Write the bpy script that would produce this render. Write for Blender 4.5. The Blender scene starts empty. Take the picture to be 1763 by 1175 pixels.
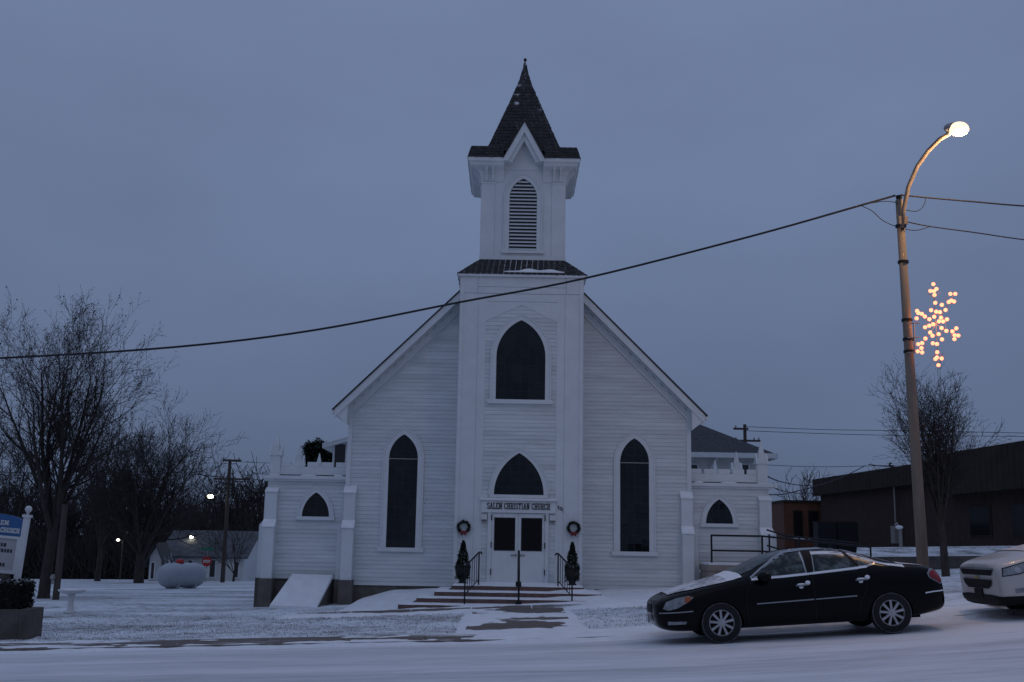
import bpy, bmesh, math, random
import numpy as np
from mathutils import Vector, Matrix
from mathutils.bvhtree import BVHTree
from mathutils.geometry import delaunay_2d_cdt
from mathutils import noise as mnoise

scene = bpy.context.scene
COL = scene.collection
PI = math.pi
rad = math.radians

# ------------------------------------------------------------------ camera
FPX, PW, PH = 1900.0, 1763.0, 1175.0
PITCH, ROLL, EYE = rad(10.35), rad(1.0), 1.6
_f = Vector((0, math.cos(PITCH), math.sin(PITCH)))
_u0 = Vector((0, -math.sin(PITCH), math.cos(PITCH)))
_r0 = Vector((1, 0, 0))
CR = _r0 * math.cos(ROLL) + _u0 * math.sin(ROLL)
CU = _u0 * math.cos(ROLL) - _r0 * math.sin(ROLL)
cam_data = bpy.data.cameras.new('camera')
cam_data.sensor_width = 36.0
cam_data.lens = 36.0 * FPX / PW
cam_data.clip_start = 0.1
cam_data.clip_end = 3000
cam = bpy.data.objects.new('camera', cam_data)
COL.objects.link(cam)
cam.matrix_world = Matrix(((CR.x, CU.x, -_f.x, 0), (CR.y, CU.y, -_f.y, 0), (CR.z, CU.z, -_f.z, EYE), (0, 0, 0, 1)))
scene.camera = cam

# ------------------------------------------------------------------ sky: flat overcast at dusk
SUN_EL, SUN_ROT = rad(3.0), rad(200)
world = bpy.data.worlds.new('World')
scene.world = world
world.use_nodes = True
wn, wl = world.node_tree.nodes, world.node_tree.links
wn.clear()
w_out = wn.new('ShaderNodeOutputWorld')
w_bg = wn.new('ShaderNodeBackground')
w_sky = wn.new('ShaderNodeTexSky')
w_sky.sky_type = 'NISHITA'
w_sky.sun_disc = False
w_sky.sun_elevation = SUN_EL
w_sky.sun_rotation = SUN_ROT
w_tc = wn.new('ShaderNodeTexCoord')
w_sep = wn.new('ShaderNodeSeparateXYZ')
w_ramp = wn.new('ShaderNodeValToRGB')          # cloud layer: a little brighter overhead, as overcast skies are
cr = w_ramp.color_ramp
cr.elements[0].position = 0.0
cr.elements[0].color = (0.090, 0.125, 0.207, 1)
cr.elements[1].position = 1.0
cr.elements[1].color = (0.262, 0.330, 0.515, 1)
for pos, c in ((0.14, (0.116, 0.158, 0.265, 1)), (0.31, (0.147, 0.198, 0.328, 1)), (0.5, (0.158, 0.209, 0.345, 1))):
    e = cr.elements.new(pos)
    e.color = c
w_noise = wn.new('ShaderNodeTexNoise')
w_noise.inputs['Scale'].default_value = 2.2
w_noise.inputs['Detail'].default_value = 4
w_map = wn.new('ShaderNodeMapping')
w_map.inputs['Scale'].default_value = (1, 1, 2.6)
w_nr = wn.new('ShaderNodeMapRange')
w_nr.inputs['From Min'].default_value = 0.3
w_nr.inputs['From Max'].default_value = 0.7
w_nr.inputs['To Min'].default_value = 0.90
w_nr.inputs['To Max'].default_value = 1.08
w_mul = wn.new('ShaderNodeMixRGB'); w_mul.blend_type = 'MULTIPLY'; w_mul.inputs['Fac'].default_value = 1
w_add = wn.new('ShaderNodeMixRGB'); w_add.blend_type = 'ADD'; w_add.inputs['Fac'].default_value = 0.0008
wl.new(w_tc.outputs['Generated'], w_sep.inputs[0])
wl.new(w_sep.outputs['Z'], w_ramp.inputs['Fac'])
wl.new(w_tc.outputs['Generated'], w_map.inputs['Vector'])
wl.new(w_map.outputs[0], w_noise.inputs['Vector'])
wl.new(w_noise.outputs['Fac'], w_nr.inputs['Value'])
wl.new(w_ramp.outputs['Color'], w_mul.inputs['Color1'])
wl.new(w_nr.outputs[0], w_mul.inputs['Color2'])
wl.new(w_mul.outputs[0], w_add.inputs['Color1'])
wl.new(w_sky.outputs['Color'], w_add.inputs['Color2'])
wl.new(w_add.outputs[0], w_bg.inputs['Color'])
w_bg.inputs['Strength'].default_value = 1.0
wl.new(w_bg.outputs[0], w_out.inputs['Surface'])

# weak, very soft sun behind thick cloud
sun_d = bpy.data.lights.new('sun', 'SUN')
sun_d.energy = 0.06
sun_d.angle = rad(40)
sun_d.color = (1.0, 0.93, 0.9)
sun = bpy.data.objects.new('sun', sun_d)
sun.rotation_euler = (rad(50), 0, rad(-20))
sun.location = (0, -20, 40)
COL.objects.link(sun)

scene.view_settings.view_transform = 'Standard'
scene.view_settings.look = 'None'
scene.view_settings.exposure = 0.0
scene.view_settings.gamma = 1.0
scene.view_settings.use_curve_mapping = False
scene.render.engine = 'CYCLES'
scene.cycles.use_denoising = True
scene.cycles.max_bounces = 6

# ------------------------------------------------------------------ helpers
def at(px, py, Y):
    """world point that lies in the plane y = Y behind a place in the photograph"""
    d = _f + CR * ((px - PW / 2) / FPX) + CU * ((PH / 2 - py) / FPX)
    t = Y / d.y
    return Vector((0, 0, EYE)) + d * t

def smooth(a, b, x):
    t = min(1, max(0, (x - a) / (b - a)))
    return t * t * (3 - 2 * t)

def mesh_from(name, v, f):
    me = bpy.data.meshes.new(name)
    me.from_pydata(v, [], f)
    me.update()
    return me

def mk(name, me, mat=None, parent=None, loc=None, smooth_shade=False):
    o = bpy.data.objects.new(name, me)
    COL.objects.link(o)
    if me is not None and mat is not None:
        if len(me.materials) == 0:
            me.materials.append(mat)
    if parent is not None:
        o.parent = parent
    if loc is not None:
        o.location = loc
    if smooth_shade and me is not None:
        me.polygons.foreach_set('use_smooth', [True] * len(me.polygons))
    return o

def tag(o, label=None, cat=None, group=None, kind=None):
    if label: o['label'] = label
    if cat: o['category'] = cat
    if group: o['group'] = group
    if kind: o['kind'] = kind
    return o

def thing(name, loc, label, cat, group=None, rot=(0, 0, 0)):
    o = bpy.data.objects.new(name, None)
    o.empty_display_size = 0.2
    COL.objects.link(o)
    o.location = loc
    o.rotation_euler = rot
    return tag(o, label, cat, group)

def copy_tree(o, parent=None):
    c = o.copy()
    COL.objects.link(c)
    c.parent = parent
    for ch in list(o.children):
        copy_tree(ch, c)
    return c

class MB:
    """collects faces; build() links them as one mesh object, in the local space of the parent"""
    def __init__(self):
        self.v, self.f = [], []
    def quad(self, *p):
        n = len(self.v)
        self.v += [tuple(q) for q in p]
        self.f.append(tuple(range(n, n + len(p))))
        return self
    def hexa(self, b, t):
        n = len(self.v)
        self.v += [tuple(q) for q in b] + [tuple(q) for q in t]
        self.f += [(n+3, n+2, n+1, n), (n+4, n+5, n+6, n+7)]
        for i in range(4):
            j = (i + 1) % 4
            self.f.append((n+i, n+j, n+4+j, n+4+i))
        return self
    def box(self, x0, x1, y0, y1, z0, z1):
        return self.hexa([(x0,y0,z0),(x1,y0,z0),(x1,y1,z0),(x0,y1,z0)], [(x0,y0,z1),(x1,y0,z1),(x1,y1,z1),(x0,y1,z1)])
    def prism_y(self, poly, y0, y1):
        """polygon in (x,z), counter-clockwise seen from the front, extruded from y0 (front) to y1"""
        n, k = len(self.v), len(poly)
        self.v += [(x, y0, z) for x, z in poly] + [(x, y1, z) for x, z in poly]
        self.f.append(tuple(range(n, n + k)))
        self.f.append(tuple(range(n + 2*k - 1, n + k - 1, -1)))
        for i in range(k):
            j = (i + 1) % k
            self.f.append((n+j, n+i, n+k+i, n+k+j))
        return self
    def prism_x(self, poly, x0, x1):
        """polygon in (y,z) extruded along x"""
        n, k = len(self.v), len(poly)
        self.v += [(x0, y, z) for y, z in poly] + [(x1, y, z) for y, z in poly]
        self.f.append(tuple(range(n, n + k)))
        self.f.append(tuple(range(n + 2*k - 1, n + k - 1, -1)))
        for i in range(k):
            j = (i + 1) % k
            self.f.append((n+j, n+i, n+k+i, n+k+j))
        return self
    def band_y(self, inner, outer, y0, y1, closed=True):
        """flat ring between two outlines of equal length in (x,z), y0 in front"""
        k = len(inner)
        n = len(self.v)
        for y in (y0, y1):
            self.v += [(x, y, z) for x, z in inner] + [(x, y, z) for x, z in outer]
        m = k if closed else k - 1
        for i in range(m):
            j = (i + 1) % k
            self.f.append((n+i, n+j, n+k+j, n+k+i))
            self.f.append((n+2*k+j, n+2*k+i, n+3*k+i, n+3*k+j))
            self.f.append((n+j, n+i, n+2*k+i, n+2*k+j))
            self.f.append((n+k+i, n+k+j, n+3*k+j, n+3*k+i))
        if not closed:
            for i in (0, k-1):
                self.f.append((n+i, n+k+i, n+3*k+i, n+2*k+i))
        return self
    def tube(self, pts, r, n=8, cap=True):
        pts = [Vector(p) for p in pts]
        rs = r if isinstance(r, (list, tuple)) else [r] * len(pts)
        base = len(self.v)
        prev = None
        for i, p in enumerate(pts):
            d = (pts[min(i+1, len(pts)-1)] - pts[max(i-1, 0)]).normalized()
            a = Vector((0, 0, 1)) if abs(d.z) < 0.9 else Vector((1, 0, 0))
            if prev is not None:
                a = prev
            s = d.cross(a)
            if s.length < 1e-6: s = d.cross(Vector((0, 1, 0)))
            s.normalize()
            t = s.cross(d).normalized()
            prev = t
            for k in range(n):
                an = 2 * PI * k / n
                self.v.append(tuple(p + (s * math.cos(an) + t * math.sin(an)) * rs[i]))
        for i in range(len(pts) - 1):
            for k in range(n):
                a, b = base + i*n + k, base + i*n + (k+1) % n
                self.f.append((a, b, b + n, a + n))
        if cap:
            self.f.append(tuple(base + k for k in range(n))[::-1])
            self.f.append(tuple(base + (len(pts)-1)*n + k for k in range(n)))
        return self
    def lathe(self, prof, c=(0, 0, 0), n=16, axis='z', cap=True):
        """profile of (radius, height)"""
        base = len(self.v)
        for r, h in prof:
            for k in range(n):
                a = 2 * PI * k / n
                if axis == 'z': p = (c[0] + r*math.cos(a), c[1] + r*math.sin(a), c[2] + h)
                elif axis == 'y': p = (c[0] + r*math.cos(a), c[1] + h, c[2] + r*math.sin(a))
                else: p = (c[0] + h, c[1] + r*math.cos(a), c[2] + r*math.sin(a))
                self.v.append(p)
        for i in range(len(prof) - 1):
            for k in range(n):
                a, b = base + i*n + k, base + i*n + (k+1) % n
                self.f.append((a, b, b + n, a + n))
        if cap:
            self.f.append(tuple(base + k for k in range(n))[::-1])
            self.f.append(tuple(base + (len(prof)-1)*n + k for k in range(n)))
        return self
    def ball(self, c, r, n=10, m=6, sq=(1, 1, 1)):
        prof = []
        base = len(self.v)
        for i in range(m + 1):
            th = PI * i / m
            for k in range(n):
                a = 2 * PI * k / n
                self.v.append((c[0] + sq[0]*r*math.sin(th)*math.cos(a), c[1] + sq[1]*r*math.sin(th)*math.sin(a), c[2] - sq[2]*r*math.cos(th)))
        for i in range(m):
            for k in range(n):
                a, b = base + i*n + k, base + i*n + (k+1) % n
                self.f.append((a, b, b + n, a + n))
        return self
    def build(self, name, mat, parent=None, shift=None, smooth_shade=False):
        v = self.v
        if shift is not None:
            v = [(p[0]-shift[0], p[1]-shift[1], p[2]-shift[2]) for p in v]
        return mk(name, mesh_from(name, v, self.f), mat, parent, None, smooth_shade)

# ------------------------------------------------------------------ materials
def mat(name, col, rough=0.7, var=0.10, scale=3.0, bump=0.0, bscale=60.0, metal=0.0, spec=0.5, coat=0.0, col2=None, stretch=None, lo=0.35, hi=0.65):
    m = bpy.data.materials.new(name)
    m.use_nodes = True
    nt = m.node_tree
    b = nt.nodes['Principled BSDF']
    b.inputs['Roughness'].default_value = rough
    b.inputs['Metallic'].default_value = metal
    b.inputs['Specular IOR Level'].default_value = spec
    b.inputs['Coat Weight'].default_value = coat
    tc = nt.nodes.new('ShaderNodeTexCoord')
    mp = nt.nodes.new('ShaderNodeMapping')
    if stretch: mp.inputs['Scale'].default_value = stretch
    nt.links.new(tc.outputs['Object'], mp.inputs['Vector'])
    nz = nt.nodes.new('ShaderNodeTexNoise')
    nz.inputs['Scale'].default_value = scale
    nz.inputs['Detail'].default_value = 6
    nz.inputs['Roughness'].default_value = 0.65
    nt.links.new(mp.outputs[0], nz.inputs['Vector'])
    rp = nt.nodes.new('ShaderNodeValToRGB')
    c = Vector(col)
    a = c * (1 - var)
    d = Vector(col2) if col2 else c * (1 + var)
    rp.color_ramp.elements[0].position = lo
    rp.color_ramp.elements[1].position = hi
    rp.color_ramp.elements[0].color = (*a, 1)
    rp.color_ramp.elements[1].color = (*d, 1)
    nt.links.new(nz.outputs['Fac'], rp.inputs['Fac'])
    nt.links.new(rp.outputs['Color'], b.inputs['Base Color'])
    if bump:
        n2 = nt.nodes.new('ShaderNodeTexNoise')
        n2.inputs['Scale'].default_value = bscale
        n2.inputs['Detail'].default_value = 5
        nt.links.new(mp.outputs[0], n2.inputs['Vector'])
        bp = nt.nodes.new('ShaderNodeBump')
        bp.inputs['Strength'].default_value = bump
        bp.inputs['Distance'].default_value = 0.03
        nt.links.new(n2.outputs['Fac'], bp.inputs['Height'])
        nt.links.new(bp.outputs[0], b.inputs['Normal'])
    return m

def emit(name, col, strength):
    m = bpy.data.materials.new(name)
    m.use_nodes = True
    b = m.node_tree.nodes['Principled BSDF']
    b.inputs['Base Color'].default_value = (*col, 1)
    b.inputs['Emission Color'].default_value = (*col, 1)
    b.inputs['Emission Strength'].default_value = strength
    return m

def snow_over(name, under, under2, cover=0.5, scale_big=0.6, scale_fine=9.0, sharp=0.08, stretch=(1, 1, 1), fine_w=0.45, snow=(0.80, 0.815, 0.84)):
    """a surface that snow has blown over: bare stretches show through where the noise is low"""
    m = bpy.data.materials.new(name)
    m.use_nodes = True
    nt = m.node_tree
    N, Lk = nt.nodes, nt.links
    b = N['Principled BSDF']
    b.inputs['Roughness'].default_value = 0.75
    b.inputs['Specular IOR Level'].default_value = 0.2
    tc = N.new('ShaderNodeTexCoord')
    mp = N.new('ShaderNodeMapping'); mp.inputs['Scale'].default_value = stretch
    Lk.new(tc.outputs['Object'], mp.inputs['Vector'])
    nb = N.new('ShaderNodeTexNoise'); nb.inputs['Scale'].default_value = scale_big; nb.inputs['Detail'].default_value = 4
    nf = N.new('ShaderNodeTexNoise'); nf.inputs['Scale'].default_value = scale_fine; nf.inputs['Detail'].default_value = 6; nf.inputs['Roughness'].default_value = 0.7
    Lk.new(mp.outputs[0], nb.inputs['Vector'])
    Lk.new(mp.outputs[0], nf.inputs['Vector'])
    mx = N.new('ShaderNodeMix'); mx.data_type = 'FLOAT'; mx.inputs[0].default_value = fine_w
    Lk.new(nb.outputs['Fac'], mx.inputs[2]); Lk.new(nf.outputs['Fac'], mx.inputs[3])
    mr = N.new('ShaderNodeMapRange'); mr.inputs['From Min'].default_value = cover - sharp; mr.inputs['From Max'].default_value = cover + sharp
    Lk.new(mx.outputs[0], mr.inputs['Value'])
    un = N.new('ShaderNodeMixRGB'); un.inputs['Color1'].default_value = (*under, 1); un.inputs['Color2'].default_value = (*under2, 1)
    nu = N.new('ShaderNodeTexNoise'); nu.inputs['Scale'].default_value = 5; nu.inputs['Detail'].default_value = 5
    Lk.new(tc.outputs['Object'], nu.inputs['Vector']); Lk.new(nu.outputs['Fac'], un.inputs['Fac'])
    sn = N.new('ShaderNodeMixRGB'); sn.inputs['Color1'].default_value = (*[c * 0.90 for c in snow], 1); sn.inputs['Color2'].default_value = (*snow, 1)
    ns = N.new('ShaderNodeTexNoise'); ns.inputs['Scale'].default_value = 1.6; ns.inputs['Detail'].default_value = 8; ns.inputs['Roughness'].default_value = 0.7
    Lk.new(mp.outputs[0], ns.inputs['Vector']); Lk.new(ns.outputs['Fac'], sn.inputs['Fac'])
    cm = N.new('ShaderNodeMixRGB')
    Lk.new(mr.outputs[0], cm.inputs['Fac']); Lk.new(un.outputs[0], cm.inputs['Color1']); Lk.new(sn.outputs[0], cm.inputs['Color2'])
    Lk.new(cm.outputs[0], b.inputs['Base Color'])
    bp = N.new('ShaderNodeBump'); bp.inputs['Strength'].default_value = 0.5; bp.inputs['Distance'].default_value = 0.04
    Lk.new(mx.outputs[0], bp.inputs['Height']); Lk.new(bp.outputs[0], b.inputs['Normal'])
    return m

M = {}
M['paint'] = mat('white_paint', (0.61, 0.65, 0.665), 0.55, 0.06, 1.5, 0.05, 90)
M['board'] = mat('white_board_paint', (0.60, 0.635, 0.645), 0.6, 0.13, 1.2, 0.08, 120, stretch=(0.4, 1, 3))
M['trim'] = mat('white_trim_paint', (0.64, 0.675, 0.69), 0.5, 0.05, 2.0, 0.04, 80)
M['snow'] = mat('snow', (0.80, 0.815, 0.84), 0.8, 0.06, 3.0, 0.35, 18, spec=0.2)
M['shingle'] = mat('asphalt_shingle', (0.030, 0.029, 0.029), 0.9, 0.5, 6.0, 0.3, 150)
M['hipshingle'] = mat('grey_shingle', (0.055, 0.06, 0.07), 0.9, 0.4, 9.0, 0.3, 120)
M['foundation'] = mat('foundation_concrete', (0.115, 0.105, 0.095), 0.9, 0.25, 2.5, 0.3, 30)
M['glass'] = mat('leaded_glass', (0.0055, 0.0082, 0.0108), 0.07, 0.6, 1.2, 0.03, 5, spec=0.40)
M['lead'] = mat('lead_came', (0.042, 0.050, 0.055), 0.6, 0.1, spec=.2)
M['doorglass'] = mat('door_glass', (0.005, 0.004, 0.004), 0.15, 0.3, 3.0, spec=0.22)
M['black'] = mat('black_iron', (0.009, 0.010, 0.013), 0.5, 0.2, 20, spec=.25)
M['brickstep'] = mat('painted_brick_red', (0.13, 0.078, 0.068), 0.85, 0.25, 7, 0.3, 60)
M['concrete'] = mat('concrete', (0.24, 0.21, 0.18), 0.9, 0.15, 3, 0.25, 40)
M['letter'] = mat('black_letter', (0.012, 0.012, 0.02), 0.5, 0.1)
M['plywood'] = mat('painted_hatch', (0.62, 0.64, 0.66), 0.7, 0.08, 2, 0.1, 30)
M['evergreen'] = mat('evergreen_leaf', (0.018, 0.03, 0.018), 0.8, 0.5, 25)
M['pot'] = mat('dark_urn', (0.014, 0.015, 0.014), 0.7, 0.3, 30, 0.4, 60)
M['red'] = mat('red_ribbon', (0.22, 0.012, 0.02), 0.6, 0.25, 20)
M['bark'] = mat('bark', (0.040, 0.033, 0.030), 0.95, 0.35, 8, 0.5, 25, stretch=(1, 1, 0.3))
M['twig'] = mat('twig', (0.035, 0.029, 0.028), 0.95, 0.3, 3)
M['deadleaf'] = mat('dead_leaf', (0.040, 0.028, 0.024), 0.95, 0.3, 3)
M['wood'] = mat('pole_wood', (0.07, 0.055, 0.047), 0.9, 0.25, 4, 0.4, 20, stretch=(4, 4, 0.3))
M['wire'] = mat('wire', (0.012, 0.012, 0.016), 0.7, 0.1)
M['steel'] = mat('galvanised_steel', (0.30, 0.29, 0.28), 0.55, 0.12, 10, metal=0.6)
M['tank'] = mat('tank_paint', (0.36, 0.39, 0.43), 0.4, 0.06, 2, spec=0.5)
M['hedge'] = mat('hedge_leaf', (0.016, 0.020, 0.015), 0.9, 0.4, 30)
M['blue'] = mat('sign_blue', (0.022, 0.105, 0.27), 0.5, 0.08)
M['signwhite'] = mat('sign_white', (0.60, 0.61, 0.62), 0.5, 0.05)
M['brickdark'] = mat('dark_red_brick', (0.034, 0.018, 0.015), 0.9, 0.3, 3, 0.3, 25)
M['brickorange'] = mat('orange_brick', (0.12, 0.050, 0.030), 0.9, 0.2, 3, 0.3, 25)
M['fascia'] = mat('brown_metal', (0.034, 0.027, 0.023), 0.8, 0.2, 1.5, spec=.2)
M['void'] = mat('dark_window', (0.010, 0.010, 0.012), 0.15, 0.2, spec=0.6)
M['stopred'] = mat('stop_red', (0.40, 0.015, 0.015), 0.5, 0.08)
M['sheetgreen'] = mat('green_sign', (0.02, 0.16, 0.09), 0.5, 0.08)
M['planter'] = mat('planter_block', (0.085, 0.075, 0.068), 0.9, 0.25, 3, 0.4, 30)

# ------------------------------------------------------------------ terrain height
def S(x):
    if x < -14: return -0.664 + 0.02 * (max(x, -60) + 14)
    if x < 0: return -0.16 + 0.036 * x
    if x < 12: return -0.16 + 0.04 * x + 0.0035 * x * x
    return 0.824 + 0.10 * (min(x, 30) - 12)
def L(x):
    if x < -8: return -0.42 + 0.012 * (max(x, -60) + 8)
    if x < 5: return 0.02 + 0.055 * x
    return 0.295 + 0.075 * (min(x, 30) - 5)
def H(x, y):
    w = smooth(20.5, 31, y)
    z = S(x) * (1 - w) + L(x) * w
    left = 1 - smooth(-6, 8, x)
    z -= left * 0.026 * max(0, min(y, 95) - 46)
    z -= 1.0 * smooth(95, 220, y)
    return z

# the ground in one sheet (lawn under thin snow), reaching the horizon
def axis(ranges):
    out = []
    for a, b, st in ranges:
        n = max(1, int(round((b - a) / st)))
        out += [a + (b - a) * i / n for i in range(n)]
    out.append(ranges[-1][1])
    return out
gx = axis([(-1200, -200, 125), (-200, -40, 16), (-40, -14, 1.0), (-14, 14, 0.22), (14, 40, 1.0), (40, 200, 16), (200, 1200, 125)])
gy = axis([(-300, -20, 40), (-20, 20.4, 4), (20.4, 36, 0.22), (36, 100, 1.6), (100, 300, 20), (300, 1900, 200)])
rg = random.Random(5)
gv, gf = [], []
for y in gy:
    for x in gx:
        z = H(x, y)
        if y < 20.6: z -= 0.12
        elif y > 22.4 and abs(x) < 14 and y < 36: z += 0.018 * rg.uniform(-1, 1)
        gv.append((x, y, z))
nx = len(gx)
for j in range(len(gy) - 1):
    for i in range(nx - 1):
        gf.append((j*nx+i, j*nx+i+1, (j+1)*nx+i+1, (j+1)*nx+i))
M['lawn'] = snow_over('snowy_lawn', (0.060, 0.050, 0.034), (0.10, 0.088, 0.060), cover=0.44, scale_big=0.4, scale_fine=7, sharp=0.11, stretch=(0.6, 1.6, 1), fine_w=0.55, snow=(0.79, 0.83, 0.88))
ground = tag(mk('ground', mesh_from('ground', gv, gf), M['lawn'], smooth_shade=True), 'snow dusted lawn and open ground around the church', None, None, 'structure')

# road
M['road'] = snow_over('snowy_road', (0.24, 0.245, 0.26), (0.36, 0.37, 0.39), cover=0.40, scale_big=0.5, scale_fine=5, sharp=0.16, stretch=(0.14, 1.5, 1), fine_w=0.45, snow=(0.80, 0.795, 0.82))
rv, rf = [], []
rx = axis([(-90, -16, 4), (-16, 16, 0.4), (16, 60, 4)])
ry = axis([(-30, 8, 3), (8, 20.45, 0.35)])
for y in ry:
    for x in rx:
        rv.append((x, y, S(x) + 0.012 * math.sin(x*1.7 + y*2.3) * math.sin(y*1.9 + .4*x) - 0.02 * smooth(19.4, 20.4, y)))
nx = len(rx)
for j in range(len(ry) - 1):
    for i in range(nx - 1):
        rf.append((j*nx+i, j*nx+i+1, (j+1)*nx+i+1, (j+1)*nx+i))
tag(mk('road', mesh_from('road', rv, rf), M['road'], smooth_shade=True), 'snow covered street in front of the church', None, None, 'structure')

# kerb and pavement of concrete slabs, partly blown bare
M['slab'] = snow_over('blown_bare_concrete', (0.125, 0.105, 0.095), (0.18, 0.15, 0.13), cover=0.60, scale_big=0.45, scale_fine=6, sharp=0.05, stretch=(0.55, 1.6, 1), fine_w=0.3, snow=(0.74, 0.755, 0.79))
pave = MB()
for i in range(60):
    x0 = -45 + i * 1.5
    pave.hexa([(x0, 20.42, S(x0)-.1), (x0+1.5, 20.42, S(x0+1.5)-.1), (x0+1.5, 20.60, S(x0+1.5)-.1), (x0, 20.60, S(x0)-.1)],
              [(x0, 20.44, S(x0)+.05), (x0+1.5, 20.44, S(x0+1.5)+.05), (x0+1.5, 20.60, S(x0+1.5)+.055), (x0, 20.60, S(x0)+.055)])
kerb = tag(pave.build('kerb', M['slab']), 'low concrete kerb along the snowy street', None, None, 'structure')
pavement = bpy.data.objects.new('pavement', None); COL.objects.link(pavement)
tag(pavement, 'concrete pavement along the street, half covered in blown snow', None, None, 'structure')
for i in range(26):
    x0, x1 = -21 + i * 1.5, -21 + (i + 1) * 1.5 - 0.02
    b = MB()
    za, zb = max(H(x0, 20.6), H(x0, 21.8)), max(H(x1, 20.6), H(x1, 21.8))
    b.hexa([(x0, 20.62, za-.1), (x1, 20.62, zb-.1), (x1, 21.8, zb-.1), (x0, 21.8, za-.1)],
           [(x0, 20.62, H(x0,20.62)+.055), (x1, 20.62, H(x1,20.62)+.055), (x1, 21.8, H(x1,21.8)+.05), (x0, 21.8, H(x0,21.8)+.05)])
    b.build('paving_slab', M['slab'], pavement)

# walk from the pavement to the church steps, and along the foot of the steps
walk = bpy.data.objects.new('path', None); COL.objects.link(walk)
tag(walk, 'concrete walk from the pavement to the church steps', None, None, 'structure')
M['walkslab'] = snow_over('walk_concrete', (0.125, 0.105, 0.095), (0.18, 0.15, 0.13), cover=0.60, scale_big=0.5, scale_fine=6, sharp=0.05, stretch=(0.6, 1.0, 1), fine_w=0.3, snow=(0.76, 0.775, 0.805))
def slab(x0, x1, y0, y1, m=0.02, up=0.045, parent=walk, material=None):
    xs = [x0 + m + (x1 - x0 - 2*m) * i / 4 for i in range(5)]
    ys = [y0 + m + (y1 - y0 - 2*m) * i / 4 for i in range(5)]
    b = MB()
    for j in range(4):
        for i in range(4):
            b.quad(*[(xs[a], ys[c], H(xs[a], ys[c]) + up) for a, c in ((i, j), (i+1, j), (i+1, j+1), (i, j+1))])
    edge = [(xs[i], ys[0]) for i in range(5)] + [(xs[4], ys[j]) for j in range(1, 5)] + [(xs[i], ys[4]) for i in (3, 2, 1, 0)] + [(xs[0], ys[j]) for j in (3, 2, 1)]
    for k in range(len(edge)):
        p, q = edge[k], edge[(k+1) % len(edge)]
        b.quad((p[0], p[1], H(*p) - .06), (q[0], q[1], H(*q) - .06), (q[0], q[1], H(*q) + up), (p[0], p[1], H(*p) + up))
    return b.build('paving_slab', material or M['walkslab'], parent)
for k in range(4):
    slab(-0.85, 1.35, 21.85 + k*1.38, 21.85 + (k+1)*1.38)
for k in range(6):
    slab(-5.4 + k*1.5, -5.4 + (k+1)*1.5, 27.4, 28.5)
# ------------------------------------------------------------------ stroke lettering
_GL = {
 'S': (.62, [[(.95,.80),(.80,.96),(.5,1),(.18,.95),(.05,.78),(.12,.60),(.5,.5),(.88,.40),(.97,.22),(.82,.05),(.5,0),(.2,.04),(.04,.2)]], [(.95,.80,0),(.04,.2,0)]),
 'A': (.72, [[(.08,0),(.46,1),(.54,1),(.92,0)], [(.24,.34),(.78,.34)]], [(.08,0,1),(.92,0,1)]),
 'L': (.60, [[(.2,1),(.2,0)], [(.2,0),(.95,0),(.95,.24)]], [(.2,1,1),(.2,0,1)]),
 'E': (.62, [[(.2,1),(.2,0)], [(.2,1),(.93,1),(.93,.78)], [(.2,.52),(.68,.52)], [(.2,0),(.95,0),(.95,.24)]], [(.2,1,1),(.2,0,1)]),
 'M': (.86, [[(.14,0),(.14,1),(.5,.25),(.86,1),(.86,0)]], [(.14,0,1),(.14,1,1),(.86,1,1),(.86,0,1)]),
 'C': (.64, [[(.95,.74),(.85,.94),(.55,1),(.2,.94),(.06,.7),(.06,.3),(.2,.06),(.55,0),(.85,.06),(.96,.26)]], [(.95,.74,0)]),
 'H': (.74, [[(.18,0),(.18,1)], [(.82,0),(.82,1)], [(.18,.5),(.82,.5)]], [(.18,0,1),(.18,1,1),(.82,0,1),(.82,1,1)]),
 'R': (.70, [[(.2,0),(.2,1),(.65,1),(.88,.9),(.9,.66),(.68,.52),(.2,.5)], [(.6,.5),(.92,0)]], [(.2,0,1),(.2,1,1),(.92,0,1)]),
 'I': (.36, [[(.5,0),(.5,1)]], [(.5,0,1),(.5,1,1)]),
 'T': (.66, [[(.5,0),(.5,1)], [(.06,.76),(.06,1),(.94,1),(.94,.76)]], [(.5,0,1)]),
 'N': (.74, [[(.18,0),(.18,1),(.82,0),(.82,1)]], [(.18,0,1),(.18,1,1),(.82,1,1)]),
 'U': (.72, [[(.16,1),(.16,.25),(.3,.04),(.5,0),(.7,.04),(.84,.25),(.84,1)]], [(.16,1,1),(.84,1,1)]),
 '1': (.36, [[(.2,.8),(.55,1),(.55,0)]], []),
 '0': (.60, [[(.5,0),(.15,.12),(.06,.5),(.15,.88),(.5,1),(.85,.88),(.94,.5),(.85,.12),(.5,0)]], []),
 '2': (.60, [[(.08,.75),(.2,.95),(.55,1),(.88,.88),(.88,.66),(.08,0),(.95,0)]], []),
 'P': (.66, [[(.2,0),(.2,1),(.7,1),(.9,.88),(.9,.62),(.7,.48),(.2,.48)]], [(.2,0,1)]),
 'O': (.70, [[(.5,0),(.15,.12),(.05,.5),(.15,.88),(.5,1),(.85,.88),(.95,.5),(.85,.12),(.5,0)]], []),
}
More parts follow.
